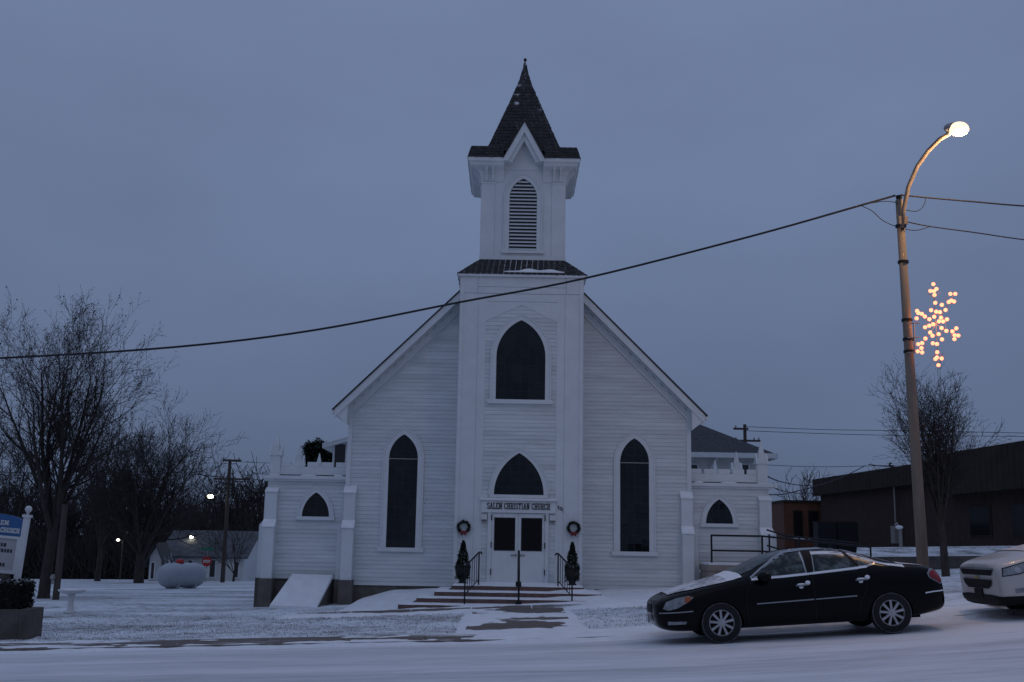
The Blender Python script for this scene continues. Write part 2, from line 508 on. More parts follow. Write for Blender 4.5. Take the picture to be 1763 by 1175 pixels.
def text_mesh(b, txt, x, z, width, height, y, thick=0.12, depth=0.012, serif=True):
    """letters as flat raised strokes on the plane y, starting at x, baseline z, facing -y"""
    gap, space = 0.22, 0.46
    tot = sum((space if c == ' ' else _GL[c][0] + gap) for c in txt) - gap
    k = width / tot
    t = thick * height
    layer = 0
    for c in txt:
        if c == ' ':
            x += space * k
            continue
        w, strokes, ser = _GL[c]
        def P(p):
            return (x + p[0] * w * k, z + t/2 + p[1] * (height - t))
        for st in strokes:
            for i in range(len(st) - 1):
                (ax, az), (bx_, bz) = P(st[i]), P(st[i+1])
                dx, dz = bx_ - ax, bz - az
                l = math.hypot(dx, dz) or 1
                ux, uz = dx/l, dz/l
                ax -= ux*t*.3; az -= uz*t*.3; bx_ += ux*t*.3; bz += uz*t*.3
                nxx, nzz = -uz*t/2, ux*t/2
                yy = y - depth - 0.0004 * (layer % 5)
                layer += 1
                b.prism_y([(ax-nxx, az-nzz), (bx_-nxx, bz-nzz), (bx_+nxx, bz+nzz), (ax+nxx, az+nzz)], yy, y + 0.002)
        if serif:
            for sx, sz, on in ser:
                if on:
                    cx, cz = P((sx, sz))
                    yy = y - depth - 0.0025
                    b.prism_y([(cx-t*1.15, cz-t*.42), (cx+t*1.15, cz-t*.42), (cx+t*1.15, cz+t*.42), (cx-t*1.15, cz+t*.42)], yy, y + 0.002)
        x += (w + gap) * k

# ------------------------------------------------------------------ pointed arches
def arch(cx, hw, z0, zs, za, t=0.0, n=12):
    """outline from bottom right, up, over the point, down to bottom left; t widens it evenly"""
    h = za - zs
    c = (h*h - hw*hw) / (2*hw)
    R = hw + c + t
    pts = [(cx + hw + t, z0)]
    a1 = math.acos(max(-1, min(1, c / R)))
    for i in range(n + 1):
        a = a1 * i / n
        pts.append((cx - c + R*math.cos(a), zs + R*math.sin(a)))
    for i in range(n - 1, -1, -1):
        a = a1 * i / n
        pts.append((cx + c - R*math.cos(a), zs + R*math.sin(a)))
    pts.append((cx - hw - t, z0))
    return pts

def clip(poly, rect):
    x0, x1, z0, z1 = rect
    for ax, lim, sgn in ((0, x0, 1), (0, x1, -1), (1, z0, 1), (1, z1, -1)):
        out = []
        for i in range(len(poly)):
            p, q = poly[i], poly[(i+1) % len(poly)]
            ip, iq = sgn*(p[ax]-lim) >= 0, sgn*(q[ax]-lim) >= 0
            if ip: out.append(p)
            if ip != iq:
                u = (lim - p[ax]) / (q[ax] - p[ax])
                out.append((p[0] + u*(q[0]-p[0]), p[1] + u*(q[1]-p[1])))
        poly = out
        if len(poly) < 3: return []
    return poly

# ------------------------------------------------------------------ the church
CX, CY = 0.27, 33.0
church = thing('church', (CX, CY, 0), 'white clapboard church with central bell tower and pointed spire', 'church')
SH = (0, CY, 0)
TY = 32.0
rc = random.Random(11)

# --- core walls
nave = MB()
nave.prism_y([(-5.11, .31), (5.11, .31), (5.11, 5.45), (0, 10.55), (-5.11, 5.45)], 33.0, 56.0)
nave = nave.build('nave_wall', M['paint'], church, SH)
fnd = MB().box(-5.06, 5.06, 33.05, 55.9, -1.2, .312).build('foundation', M['foundation'], church, SH)
tow = MB().box(-1.80, 1.80, 32.0, 35.6, -.2, 9.42).build('tower_wall', M['paint'], church, SH)

# --- clapboards
boards = []
def siding(Y, zlo, zhi, left, right, holes, parent, step=0.12):
    n = int(math.ceil((zhi - zlo) / step))
    for i in range(n):
        z0, z1 = zlo + i*step, min(zhi, zlo + (i+1)*step)
        zm = (z0 + z1) / 2
        spans = [(left(z0), left(z1), right(z0), right(z1))]
        for hfun in holes:
            iv = hfun(zm)
            if iv is None: continue
            new = []
            for a0, a1, b0, b1 in spans:
                if iv[0] >= (b0+b1)/2 or iv[1] <= (a0+a1)/2:
                    new.append((a0, a1, b0, b1)); continue
                if iv[0] - (a0+a1)/2 > .03: new.append((a0, a1, iv[0], iv[0]))
                if (b0+b1)/2 - iv[1] > .03: new.append((iv[1], iv[1], b0, b1))
            spans = new
        for a0, a1, b0, b1 in spans:
            if b1 < a1: b1 = a1 = (a1 + b1) / 2
            if b0 - a0 > .03:
                boards.append((Y, z0, z1, a0, a1, b0, b1, parent))
def arch_hole(cx, hw, z0, zs, za, t):
    h = za - zs
    c = (h*h - hw*hw) / (2*hw)
    R = hw + c + t
    def f(z):
        if z < z0: return None
        if z <= zs: return (cx - hw - t, cx + hw + t)
        d = R*R - (z - zs)**2
        if d <= c*c: return None
        e = math.sqrt(d) - c
        return (cx - e, cx + e) if e > 0 else None
    return f
def rect_hole(x0, x1, z0, z1):
    return lambda z: (x0, x1) if z0 <= z <= z1 else None

WIN = {  # cx, half width, sill, spring, apex, wall plane
 'nl': (-3.44, .43, 1.40, 4.01, 4.73, 33.0), 'nr': (3.44, .43, 1.40, 4.01, 4.73, 33.0),
 'up': (0, .72, 5.70, 6.97, 8.07, 32.0), 'lu': (0, .715, 2.95, 2.96, 4.15, 32.0),
 'wl': (-6.03, .405, 2.26, 2.27, 2.98, 33.3), 'wr': (6.0, .405, 2.26, 2.27, 2.98, 33.3)}
rake = lambda z: 10.25 - z          # half width of the gable wall under the rake trim
for s in (-1, 1):
    w = WIN['nl' if s < 0 else 'nr']
    hole = arch_hole(w[0], w[1], w[2] - .1, w[3], w[4], .09)
    if s < 0:
        siding(33.0, .31, 8.75, lambda z: -min(5.02, rake(z)), lambda z: -1.75, [hole], nave)
    else:
        siding(33.0, .31, 8.75, lambda z: 1.75, lambda z: min(5.02, rake(z)), [hole], nave)
u, l = WIN['up'], WIN['lu']
siding(32.0, .47, 8.53, lambda z: -min(1.08, (8.55 - z) * 2.1 + .02), lambda z: min(1.08, (8.55 - z) * 2.1 + .02),
       [arch_hole(u[0], u[1], u[2]-.08, u[3], u[4], .09), arch_hole(l[0], l[1], 2.79, l[3], l[4], .08), rect_hole(-.80, .80, .4, 2.46), rect_hole(-1.2, 1.2, 2.45, 2.79)], tow)
wings = {}
for s, k in ((-1, 'wl'), (1, 'wr')):
    b = MB().box(*sorted((s*5.0, s*7.5)), 33.3, 41.5, .45, 3.36)
    wings[s] = b.build('wing_wall', M['paint'], church, SH)
    MB().box(*sorted((s*5.0, s*7.44)), 33.35, 41.4, -1.2, .452).build('foundation', M['foundation'], church, SH)
    MB().box(*sorted((s*5.0, s*7.46)), 33.4, 41.45, 3.36, 3.50).build('wing_roof', M['snow'], church, SH)
    w = WIN[k]
    hole = arch_hole(w[0], w[1], w[2]-.07, w[3], w[4], .07)
    if s < 0: siding(33.3, .45, 3.33, lambda z: -7.45, lambda z: -5.13, [hole], wings[s])
    else: siding(33.3, .45, 3.33, lambda z: 5.13, lambda z: 7.45, [hole], wings[s])
boards.sort(key=lambda q: -(q[2]-q[1]) * (q[5]-q[3] + q[6]-q[4]))
def board_geo(b, q):
    Y, z0, z1, a0, a1, b0, b1, par = q
    yo = Y - .0195 - rc.uniform(0, .003)
    yt = Y - .006
    z0 -= .004
    b.hexa([(a0, yo, z0), (b0, yo, z0), (b0, Y+.01, z0), (a0, Y+.01, z0)], [(a1, yt, z1), (b1, yt, z1), (b1, Y+.01, z1), (a1, Y+.01, z1)])
for q in boards[:299]:
    b = MB(); board_geo(b, q)
    b.build('clapboard', M['board'], q[7], SH)
rest = MB()
for q in boards[299:]: board_geo(rest, q)
tag(rest.build('short_clapboards', M['board'], church, SH), kind='stuff')

# --- windows: casing, sill, lead and one pane for each light
def window(w, cols, rowh, t=.15, sill=.12, parent=church, name='window', extra=0.1):
    cx, hw, z0, zs, za, Y = w
    inner, outer = arch(cx, hw, z0, zs, za, 0), arch(cx, hw, z0, zs, za, t)
    frame = MB().band_y(inner[::-1], outer[::-1], Y - .055, Y + .03, closed=False)
    o2 = arch(cx, hw, z0, zs, za, t + .035)
    frame.band_y([(p[0], p[1]) for p in outer[::-1]], o2[::-1], Y - .08, Y + .02, closed=False)
    frame = frame.build(name, M['trim'], parent, SH)
    MB().box(cx - hw - t - extra, cx + hw + t + extra, Y - .11, Y + .02, z0 - sill, z0).build('sill', M['trim'], frame, SH)
    MB().prism_y(arch(cx, hw, z0, zs, za, .004), Y - .012, Y + .02).build('lead', M['lead'], frame, SH)
    wd = 2*hw / cols
    nr = int(math.ceil((za - z0) / rowh))
    poly = arch(cx, hw, z0, zs, za, -.006)
    g = .007
    for j in range(nr):
        for i in range(cols):
            c = clip(poly, (cx - hw + i*wd + g, cx - hw + (i+1)*wd - g, z0 + j*rowh + g, z0 + (j+1)*rowh - g))
            if len(c) < 3: continue
            area = abs(sum(c[a][0]*c[(a+1) % len(c)][1] - c[(a+1) % len(c)][0]*c[a][1] for a in range(len(c)))) / 2
            if area < .0006: continue
            tx, tz = rc.uniform(-.016, .016), rc.uniform(-.016, .016)
            mx, mz = sum(p[0] for p in c)/len(c), sum(p[1] for p in c)/len(c)
            b = MB()
            b.v = [(x, Y - .019 + tx*(x-mx)*2 + tz*(z-mz)*2, z) for x, z in c] + [(x, Y - .0125, z) for x, z in c]
            k = len(c)
            b.f = [tuple(range(k))] + [(((a+1) % k), a, k+a, k+(a+1) % k) for a in range(k)]
            b.build('pane', M['glass'], frame, SH)
    return frame
window(WIN['nl'], 4, .235); window(WIN['nr'], 4, .235)
window(WIN['up'], 6, .255, t=.14)
window(WIN['lu'], 6, .22, t=.12, sill=.09, extra=.0)
window(WIN['wl'], 4, .2, t=.11, sill=.10, extra=.06); window(WIN['wr'], 4, .2, t=.11, sill=.10, extra=.06)
for k in ('nl', 'nr'):   # transom bar of the tall windows
    w = WIN[k]
    MB().box(w[0]-w[1], w[0]+w[1], 32.965, 32.99, 3.985, 4.01).build('transom_bar', M['steel'], church, SH)

# --- tower trim
for s in (-1, 1):
    MB().box(*sorted((s*1.83, s*1.29)), 31.955, 32.01, .45, 8.86).build('corner_board', M['trim'], church, SH)
    MB().box(*sorted((s*1.82, s*1.72)), 31.93, 31.956, .45, 9.36).build('corner_bead', M['trim'], church, SH)
    MB().box(*sorted((s*1.287, s*1.05)), 31.972, 32.01, .45, 8.86).build('pilaster_board', M['trim'], church, SH)
    MB().prism_y([(s*1.05, 8.03), (0, 8.53), (0, 8.62), (s*1.05, 8.62)] if s < 0 else [(0, 8.53), (1.05, 8.03), (1.05, 8.62), (0, 8.62)], 31.972, 32.01).build('frieze_board', M['trim'], church, SH)
    MB().box(*sorted((s*1.835, s*1.32)), 31.945, 32.01, 8.87, 9.36).build('corner_block', M['trim'], church, SH)
    MB().box(*sorted((s*1.80, s*1.84)), 32.0, 35.6, .3, 9.36).build('side_corner_board', M['trim'], church, SH)
MB().box(-1.05, 1.05, 31.972, 32.01, 8.63, 8.86).build('frieze_board', M['trim'], church, SH)
MB().box(-1.315, 1.315, 31.962, 32.01, 8.87, 9.06).build('frieze_board', M['trim'], church, SH)
MB().box(-1.315, 1.315, 31.962, 32.01, 9.07, 9.36).build('frieze_board', M['trim'], church, SH)
MB().box(-1.90, 1.90, 31.88, 35.7, 9.365, 9.43).build('cornice', M['trim'], church, SH)

# --- shingled slopes: snow lies in the joints under real shingles
def shingles(b, p00, p10, p11, p01, rows, w, th=.014, gap=.012, rng=rc, skip=0.0):
    p00, p10, p11, p01 = [Vector(p) for p in (p00, p10, p11, p01)]
    nrm = (p10 - p00).cross(p01 - p00).normalized()
    for j in range(rows):
        v0, v1 = j / rows, (j + 1.12) / rows
        a0, b0 = p00.lerp(p01, v0), p10.lerp(p11, v0)
        a1, b1 = p00.lerp(p01, min(1, v1)), p10.lerp(p11, min(1, v1))
        wid = max((b0 - a0).length, 1e-4)
        off = (j % 2) * w * .5
        x = -off
        while x < wid - .01:
            x0, x1 = max(0, x + gap/2), min(wid, x + w - gap/2)
            x += w
            if x1 - x0 < .02 or rng.random() < skip: continue
            jz = rng.uniform(-.012, .012) / max((p01 - p00).length, .1)
            q = [a0.lerp(b0, x0/wid) - (p01-p00)*jz, a0.lerp(b0, x1/wid) - (p01-p00)*jz, a1.lerp(b1, x1/wid), a1.lerp(b1, x0/wid)]
            lift = rng.uniform(.75, 1.3) * th
            t = [q[0] + nrm*lift, q[1] + nrm*lift, q[2] + nrm*.003, q[3] + nrm*.003]
            n = len(b.v)
            b.v += [tuple(p) for p in t] + [tuple(q[0]), tuple(q[1])]
            b.f += [(n, n+1, n+2, n+3), (n+4, n+5, n+1, n)]
def ring_roof(b, h0, y0, z0, h1, y1, z1, yc, rows, w, gap=.012, skip=0.0):
    """four sloping sides of a square roof about the axis (0, yc); h = half width"""
    c0 = [(-h0, yc-h0, z0), (h0, yc-h0, z0), (h0, yc+h0, z0), (-h0, yc+h0, z0)]
    c1 = [(-h1, yc-h1, z1), (h1, yc-h1, z1), (h1, yc+h1, z1), (-h1, yc+h1, z1)]
    for i in range(4):
        j = (i + 1) % 4
        shingles(b, c0[i], c0[j], c1[j], c1[i], rows, w, gap=gap, skip=skip)
AX = 33.80        # axis of the belfry
sk = MB().hexa([(-1.90, 31.9, 9.43), (1.90, 31.9, 9.43), (1.90, 35.7, 9.43), (-1.90, 35.7, 9.43)], [(-1.28, AX-1.28, 10.04), (1.28, AX-1.28, 10.04), (1.28, AX+1.28, 10.04), (-1.28, AX+1.28, 10.04)])
sk = sk.build('tower_roof', M['snow'], church, SH)
b = MB(); ring_roof(b, 1.93, 0, 9.44, 1.28, 0, 10.05, AX, 7, .17, gap=.026)
tag(b.build('shingles', M['shingle'], sk, SH), kind='stuff')
b = MB()   # snow lying low on the front slope
for i in range(24):
    x0, x1 = -.55 + i*.075, -.55 + (i+1)*.075
    f = lambda x: max(0.015, .16 * math.sin(PI * min(1, max(0, (x + .6) / 2.1)))) * (0.75 + .25*math.sin(x*9))
    P = lambda x, v: (x, 31.87 + v, 9.45 + v*.95 + .035)
    b.hexa([P(x0, .02), P(x1, .02), P(x1, .02+f(x1)), P(x0, .02+f(x0))], [(p[0], p[1]-.012, p[2]+.018) for p in (P(x0, .025), P(x1, .025), P(x1, .01+f(x1)), P(x0, .01+f(x0)))])
b.build('snow_patch', M['snow'], sk, SH)

# --- belfry
BH, BF = 1.267, AX - 1.267
belfry = MB().box(-BH, BH, BF, AX + BH, 10.0, 13.0).build('belfry', M['trim'], church, SH)
for s in (-1, 1):
    MB().box(*sorted((s*(BH+.02), s*.88)), BF - .035, BF + .01, 10.05, 12.44).build('corner_board', M['trim'], belfry, SH)
    MB().box(*sorted((s*(BH+.035), s*.86)), BF - .05, BF + .01, 12.44, 12.50).build('capital', M['trim'], belfry, SH)
    MB().box(*sorted((s*(BH), s*(BH+.03))), BF, AX + BH, 10.05, 12.5).build('side_board', M['trim'], belfry, SH)
MB().box(-BH-.04, BH+.04, BF - .05, BF + .01, 10.04, 10.17).build('base_board', M['trim'], belfry, SH)
LW = (0, .42, 10.33, 12.0, 12.62, BF)
inner, outer = arch(*LW[:5], 0), arch(*LW[:5], .13)
louvre = MB().band_y(inner[::-1], outer[::-1], BF - .05, BF + .02, closed=False).band_y(arch(*LW[:5], .131)[::-1], arch(*LW[:5], .17)[::-1], BF - .075, BF + .02, closed=False)
louvre = louvre.build('louvre', M['trim'], church, SH)
MB().box(-.66, .66, BF - .10, BF + .02, 10.24, 10.33).build('sill', M['trim'], louvre, SH)
MB().prism_y(arch(*LW[:5], .002), BF - .006, BF + .015).build('backing', M['void'], louvre, SH)
hole = arch_hole(*LW[:5], -.003)
for i in range(20):
    z = 10.35 + i*.112
    iv = hole(z + .05)
    if not iv or iv[1] - iv[0] < .1: continue
    MB().hexa([(iv[0], BF-.062, z), (iv[1], BF-.062, z), (iv[1], BF-.044, z), (iv[0], BF-.044, z)],
              [(iv[0], BF-.012, z+.062), (iv[1], BF-.012, z+.062), (iv[1], BF-.002, z+.062), (iv[0], BF-.002, z+.062)]).build('slat', M['trim'], louvre, SH)
# cornice under the spire: cove rings, open at the front middle for the gable
prof = [(1.705, 13.15), (1.705, 13.04), (1.66, 13.02), (1.62, 12.93), (1.40, 12.84), (1.33, 12.70), (1.30, 12.52), (1.27, 12.50)]
b = MB()
for i in range(len(prof) - 1):
    (h0, z0), (h1, z1) = prof[i], prof[i+1]
    for s in (-1, 1):
        b.quad((s*h0, AX-h0, z0), (s*.60, AX-h0, z0), (s*.60, AX-h1, z1), (s*h1, AX-h1, z1))
        b.quad((s*h0, AX-h0, z0), (s*h0, AX+h0, z0), (s*h1, AX+h1, z1), (s*h1, AX-h1, z1))
    b.quad((-h0, AX+h0, z0), (h0, AX+h0, z0), (h1, AX+h1, z1), (-h1, AX+h1, z1))
for s in (-1, 1):   # ends beside the gable opening
    b.quad(*[(s*.60, AX-h, z) for h, z in prof], (s*.60, AX-1.2, 12.5), (s*.60, AX-1.2, 13.15))
cornice = b.build('belfry_cornice', M['trim'], church, SH)
for s in (-1, 1):
    for k in (0, 1):
        x = s*(.94 + k*.20)
        MB().prism_x([(AX-1.30, 12.50), (AX-1.36, 12.52), (AX-1.41, 12.68), (AX-1.56, 12.84), (AX-1.60, 12.98), (AX-1.30, 12.98)], x-.035, x+.035).build('bracket', M['trim'], cornice, SH)
        MB().prism_y([(s*1.30, 12.50), (s*1.36, 12.52), (s*1.41, 12.68), (s*1.56, 12.84), (s*1.60, 12.98), (s*1.30, 12.98)], BF+.1+k*.2, BF+.17+k*.2).build('bracket', M['trim'], cornice, SH)
gab = MB()          # deep white rake of the front gable, with inner moulding
FY = AX - 1.72
out = [(.62, 13.05), (.62, 13.16), (0, 14.30), (-.62, 13.16), (-.62, 13.05)]
inn = [(.47, 13.05), (.47, 13.09), (0, 13.97), (-.47, 13.09), (-.47, 13.05)]
gab.band_y(inn[::-1], out[::-1], FY, BF + .02, closed=False)
inn2 = [(.36, 13.05), (.36, 13.06), (0, 13.74), (-.36, 13.06), (-.36, 13.05)]
gab.band_y(inn2[::-1], [(.471, 13.05), (.471, 13.09), (0, 13.972), (-.471, 13.09), (-.471, 13.05)][::-1], FY + .10, BF + .02, closed=False)
gable = gab.build('gable_board', M['trim'], church, SH)
MB().prism_y([(-.6, 12.9), (.6, 12.9), (.6, 13.12), (0, 14.2), (-.6, 13.12)], BF - .02, BF + .3).build('gable_panel', M['trim'], gable, SH)

# --- spire
sp = MB()
SPI = [(1.60, 13.535), (1.60, 13.54), (1.17, 13.56), (1.05, 13.86), (.607, 15.08), (.247, 16.09), (.115, 16.56), (.02, 17.02)]
rings = [[(-h, AX-h, z), (h, AX-h, z), (h, AX+h, z), (-h, AX+h, z)] for h, z in [(1.705, 13.15)] + SPI]
for i in range(len(rings) - 1):
    for k in range(4):
        if k == 0 and i < 3:      # left and right of the gable only
            for s in (-1, 1):
                a, c = (rings[i][0], rings[i+1][0]) if s < 0 else (rings[i][1], rings[i+1][1])
                sp.quad(a, (s*.63, a[1], a[2]), (s*.63, c[1], c[2]), c)
            continue
        sp.quad(rings[i][k], rings[i][(k+1) % 4], rings[i+1][(k+1) % 4], rings[i+1][k])
sp.quad(*rings[-1])
M['spirebase'] = mat('spire_underlay', (0.10, 0.10, 0.105), 0.9, 0.5, 2.5, col2=(0.55, 0.57, 0.6), lo=.5, hi=.62)
spire = sp.build('spire', M['spirebase'], church, SH)
b = MB()
hA, hB = 1.715, 1.61
for s in (-1, 1):
    q0, q1, q2, q3 = (-hA, AX-hA, 13.155), (-.63, AX-hA, 13.155), (-.63, AX-hB, 13.54), (-hB, AX-hB, 13.54)
    if s > 0: q0, q1, q2, q3 = (.63, AX-hA, 13.155), (hA, AX-hA, 13.155), (hB, AX-hB, 13.54), (.63, AX-hB, 13.54)
    shingles(b, q0, q1, q2, q3, 4, .16)
    if s > 0: shingles(b, (hA, AX-hA, 13.155), (hA, AX+hA, 13.155), (hB, AX+hB, 13.54), (hB, AX-hB, 13.54), 4, .16)
    else: shingles(b, (-hA, AX+hA, 13.155), (-hA, AX-hA, 13.155), (-hB, AX-hB, 13.54), (-hB, AX+hB, 13.54), 4, .16)
for (h0, z0), (h1, z1), rows, sk_ in (((1.06, 13.83), (.607, 15.08), 10, .01), ((.607, 15.08), (.247, 16.09), 8, .10), ((.247, 16.09), (.115, 16.56), 4, .42), ((.115, 16.56), (.03, 17.0), 4, .55)):
    ring_roof(b, h0 + .004, 0, z0, h1 + .004, 0, z1, AX, rows, .17 if z0 < 16 else .09, skip=sk_)
ring_roof(b, 1.175, 0, 13.56, 1.06, 0, 13.85, AX, 2, .17)
tag(b.build('shingles', M['shingle'], spire, SH), kind='stuff')
b = MB()            # roof of the front gable running back into the spire
for s in (-1, 1):
    b.quad((s*.66, FY-.02, 13.14), (s*.66, AX-.6, 13.14), (0, AX-.6, 14.36), (0, FY-.02, 14.36))
    b.quad((s*.66, FY-.02, 13.14), (0, FY-.02, 14.36), (0, FY-.02, 14.30), (s*.62, FY-.02, 13.14))
b.build('gable_roof', M['shingle'], spire, SH)
MB().tube([(0, AX, 16.9), (0, AX, 17.06)], .02).ball((0, AX, 17.11), .055).build('finial', M['black'], spire, SH, True)
b = MB()
for x, z, r in ((-1.35, 13.56, .2), (-1.05, 13.57, .14)):
    b.ball((x, AX - (1.45 if z < 14 else .24), z), r, 10, 4, (1, .5, .12 if z < 14 else 1.3))
b.build('snow_patch', M['snow'], spire, SH, True)

# --- nave roof, rake trim and eaves
b = MB()
for s in (-1, 1):
    for x_, ya, yb in ((1.70, 32.50, 35.7), (0, 35.7, 56.4)):
        q = [(s*5.54, 5.36), (s*x_, 10.90-x_), (s*x_, 10.955-x_), (s*5.57, 5.40)]
        b.prism_y(q if s > 0 else q[::-1], ya, yb)
roof = b.build('roof', M['shingle'], church, SH)
for s in (-1, 1):
    pts = lambda d0, d1, e=5.66: [(s*e, 10.90 - e - d0), (s*1.7, 9.20 - d0), (s*1.7, 9.20 - d1), (s*e, 10.90 - e - d1)]
    def rk(d0, d1, y0, y1, e, nm):
        p = pts(d0, d1, e)
        MB().prism_y(p if s < 0 else p[::-1], y0, y1).build(nm, M['trim'], roof, SH)
    rk(0, .26, 32.53, 32.60, 5.49, 'rake_board')
    rk(.05, .10, 32.60, 33.02, 5.46, 'rake_soffit')
    rk(.10, .48, 32.90, 32.985, 5.12, 'rake_frieze')
    rk(.481, .56, 32.93, 32.99, 5.11, 'rake_moulding')
    e = [(s*5.11, 5.70), (s*5.11, 4.96), (s*5.44, 5.24), (s*5.50, 5.36)]
    MB().prism_y(e if s > 0 else e[::-1], 32.56, 56.2).build('eave', M['trim'], roof, SH)
    MB().prism_y([(s*5.50, 5.28), (s*5.57, 5.28), (s*5.59, 5.38), (s*5.50, 5.38)], 32.52, 56.2).build('gutter', M['trim'], roof, SH)
    MB().box(*sorted((s*5.13, s*5.0)), 32.955, 33.02, .31, 5.42).build('corner_board', M['trim'], church, SH)
    # vent dashes along the soffit
    for k in range(13):
        x = 2.1 + k*.235
        MB().hexa([(s*x, 32.895, 10.595-x), (s*(x+.10), 32.895, 10.495-x), (s*(x+.10), 32.905, 10.495-x), (s*x, 32.905, 10.595-x)],
                  [(s*x, 32.895, 10.607-x), (s*(x+.10), 32.895, 10.507-x), (s*(x+.10), 32.905, 10.507-x), (s*x, 32.905, 10.607-x)]).build('vent_slot', M['lead'], roof, SH)
MB().box(-3.72, -3.60, 33.2, 33.35, 7.22, 7.42).build('roof_vent', M['black'], roof, SH)

# --- buttresses: a front and a side one at every corner
def buttress(x0, x1, Y, zt, side):
    s = side
    b = MB()
    b.prism_x([(Y+.02, .45), (Y-.36, .45), (Y-.36, 1.95), (Y-.20, 2.14), (Y-.20, 2.98), (Y+.02, zt)], x0, x1)
    o = b.build('buttress', M['trim'], church, SH)
    MB().prism_x([(Y-.20, 2.13), (Y-.39, 1.93), (Y-.39, 1.96), (Y-.20, 2.165)], x0-.02, x1+.02).build('weathering', M['snow'], o, SH)
    MB().prism_x([(Y+.0, zt), (Y-.23, 2.96), (Y-.23, 2.99), (Y+.0, zt+.03)], x0-.02, x1+.02).build('weathering', M['snow'], o, SH)
    MB().box(x0-.03, x1+.03, Y-.40, Y+.02, -1.0, .452).build('plinth', M['foundation'], o, SH)
    xo = x1 if s > 0 else x0
    poly = [(xo, .45), (xo+s*.19, .45), (xo+s*.19, 2.0), (xo+s*.07, 2.14), (xo+s*.07, 2.98), (xo, zt)]
    o2 = MB().prism_y(poly if s > 0 else poly[::-1], Y+.03, Y+.38).build('buttress', M['trim'], church, SH)
    MB().box(*sorted((xo, xo+s*.22)), Y+.02, Y+.40, -1.0, .452).build('plinth', M['foundation'], o2, SH)
for s in (-1, 1):
    buttress(*sorted((s*5.13, s*4.80)), 33.0, 3.17, s)
    buttress(*sorted((s*7.51, s*7.17)), 33.3, 3.08, s)

# --- wing cornices, battlements and pinnacles
def pinnacle(x, y, sc=1.0):
    o = MB().box(x-.15*sc, x+.15*sc, y-.15*sc, y+.15*sc, 3.48, 4.10).build('pinnacle', M['trim'], church, SH)
    h = .15*sc
    b = MB()
    for dx, dy in ((0, -1), (0, 1), (1, 0), (-1, 0)):
        if dx == 0:
            p = [(x-h-.06, 4.06), (x+h+.06, 4.06), (x, 4.38)]
            b.prism_y(p, y + dy*h - .03, y + dy*h + .03)
        else:
            b.prism_x([(y-h-.06, 4.06), (y+h+.06, 4.06), (y, 4.38)], x + dx*h - .03, x + dx*h + .03)
    b.build('gablet', M['trim'], o, SH)
    MB().hexa([(x-h*.95, y-h*.95, 4.08), (x+h*.95, y-h*.95, 4.08), (x+h*.95, y+h*.95, 4.08), (x-h*.95, y+h*.95, 4.08)],
              [(x-.012, y-.012, 4.75), (x+.012, y-.012, 4.75), (x+.012, y+.012, 4.75), (x-.012, y+.012, 4.75)]).build('point', M['trim'], o, SH)
for s in (-1, 1):
    MB().box(*sorted((s*5.12, s*7.64)), 33.16, 33.42, 3.36, 3.46).build('wing_cornice', M['trim'], church, SH)
    MB().box(*sorted((s*5.12, s*7.58)), 33.22, 33.42, 3.30, 3.36).build('wing_moulding', M['trim'], church, SH)
    MB().box(*sorted((s*7.40, s*7.64)), 33.43, 41.5, 3.34, 3.46).build('wing_cornice', M['trim'], church, SH)
    MB().box(*sorted((s*7.64, s*7.72)), 33.10, 33.24, 3.34, 3.47).build('gutter_end', M['trim'], church, SH)
    par = MB().box(*sorted((s*5.12, s*7.30)), 33.40, 33.47, 3.47, 3.74).build('parapet', M['trim'], church, SH)
    for k in range(5):
        x = 5.16 + k*.43
        MB().box(*sorted((s*x, s*(x+.345))), 33.395, 33.475, 3.742, 3.885).build('merlon', M['trim'], par, SH)
    par = MB().box(*sorted((s*7.36, s*7.43)), 33.62, 41.4, 3.47, 3.74).build('parapet', M['trim'], church, SH)
    for k in range(17):
        y = 33.75 + k*.44
        MB().box(*sorted((s*7.355, s*7.435)), y, y+.345, 3.742, 3.885).build('merlon', M['trim'], par, SH)
    pinnacle(s*7.33, 33.48); pinnacle(s*7.36, 37.3); pinnacle(s*7.36, 41.2)
    b = MB()
    b.ball((s*6.3, 33.27, 3.46), .28, 10, 4, (1, .3, .14)); b.ball((s*7.3, 33.25, 3.46), .2, 10, 4, (1, .4, .12)); b.ball((s*5.4, 33.3, 3.47), .15, 10, 4, (1, .5, .3))
    b.build('snow_patch', M['snow'], church, SH, True)

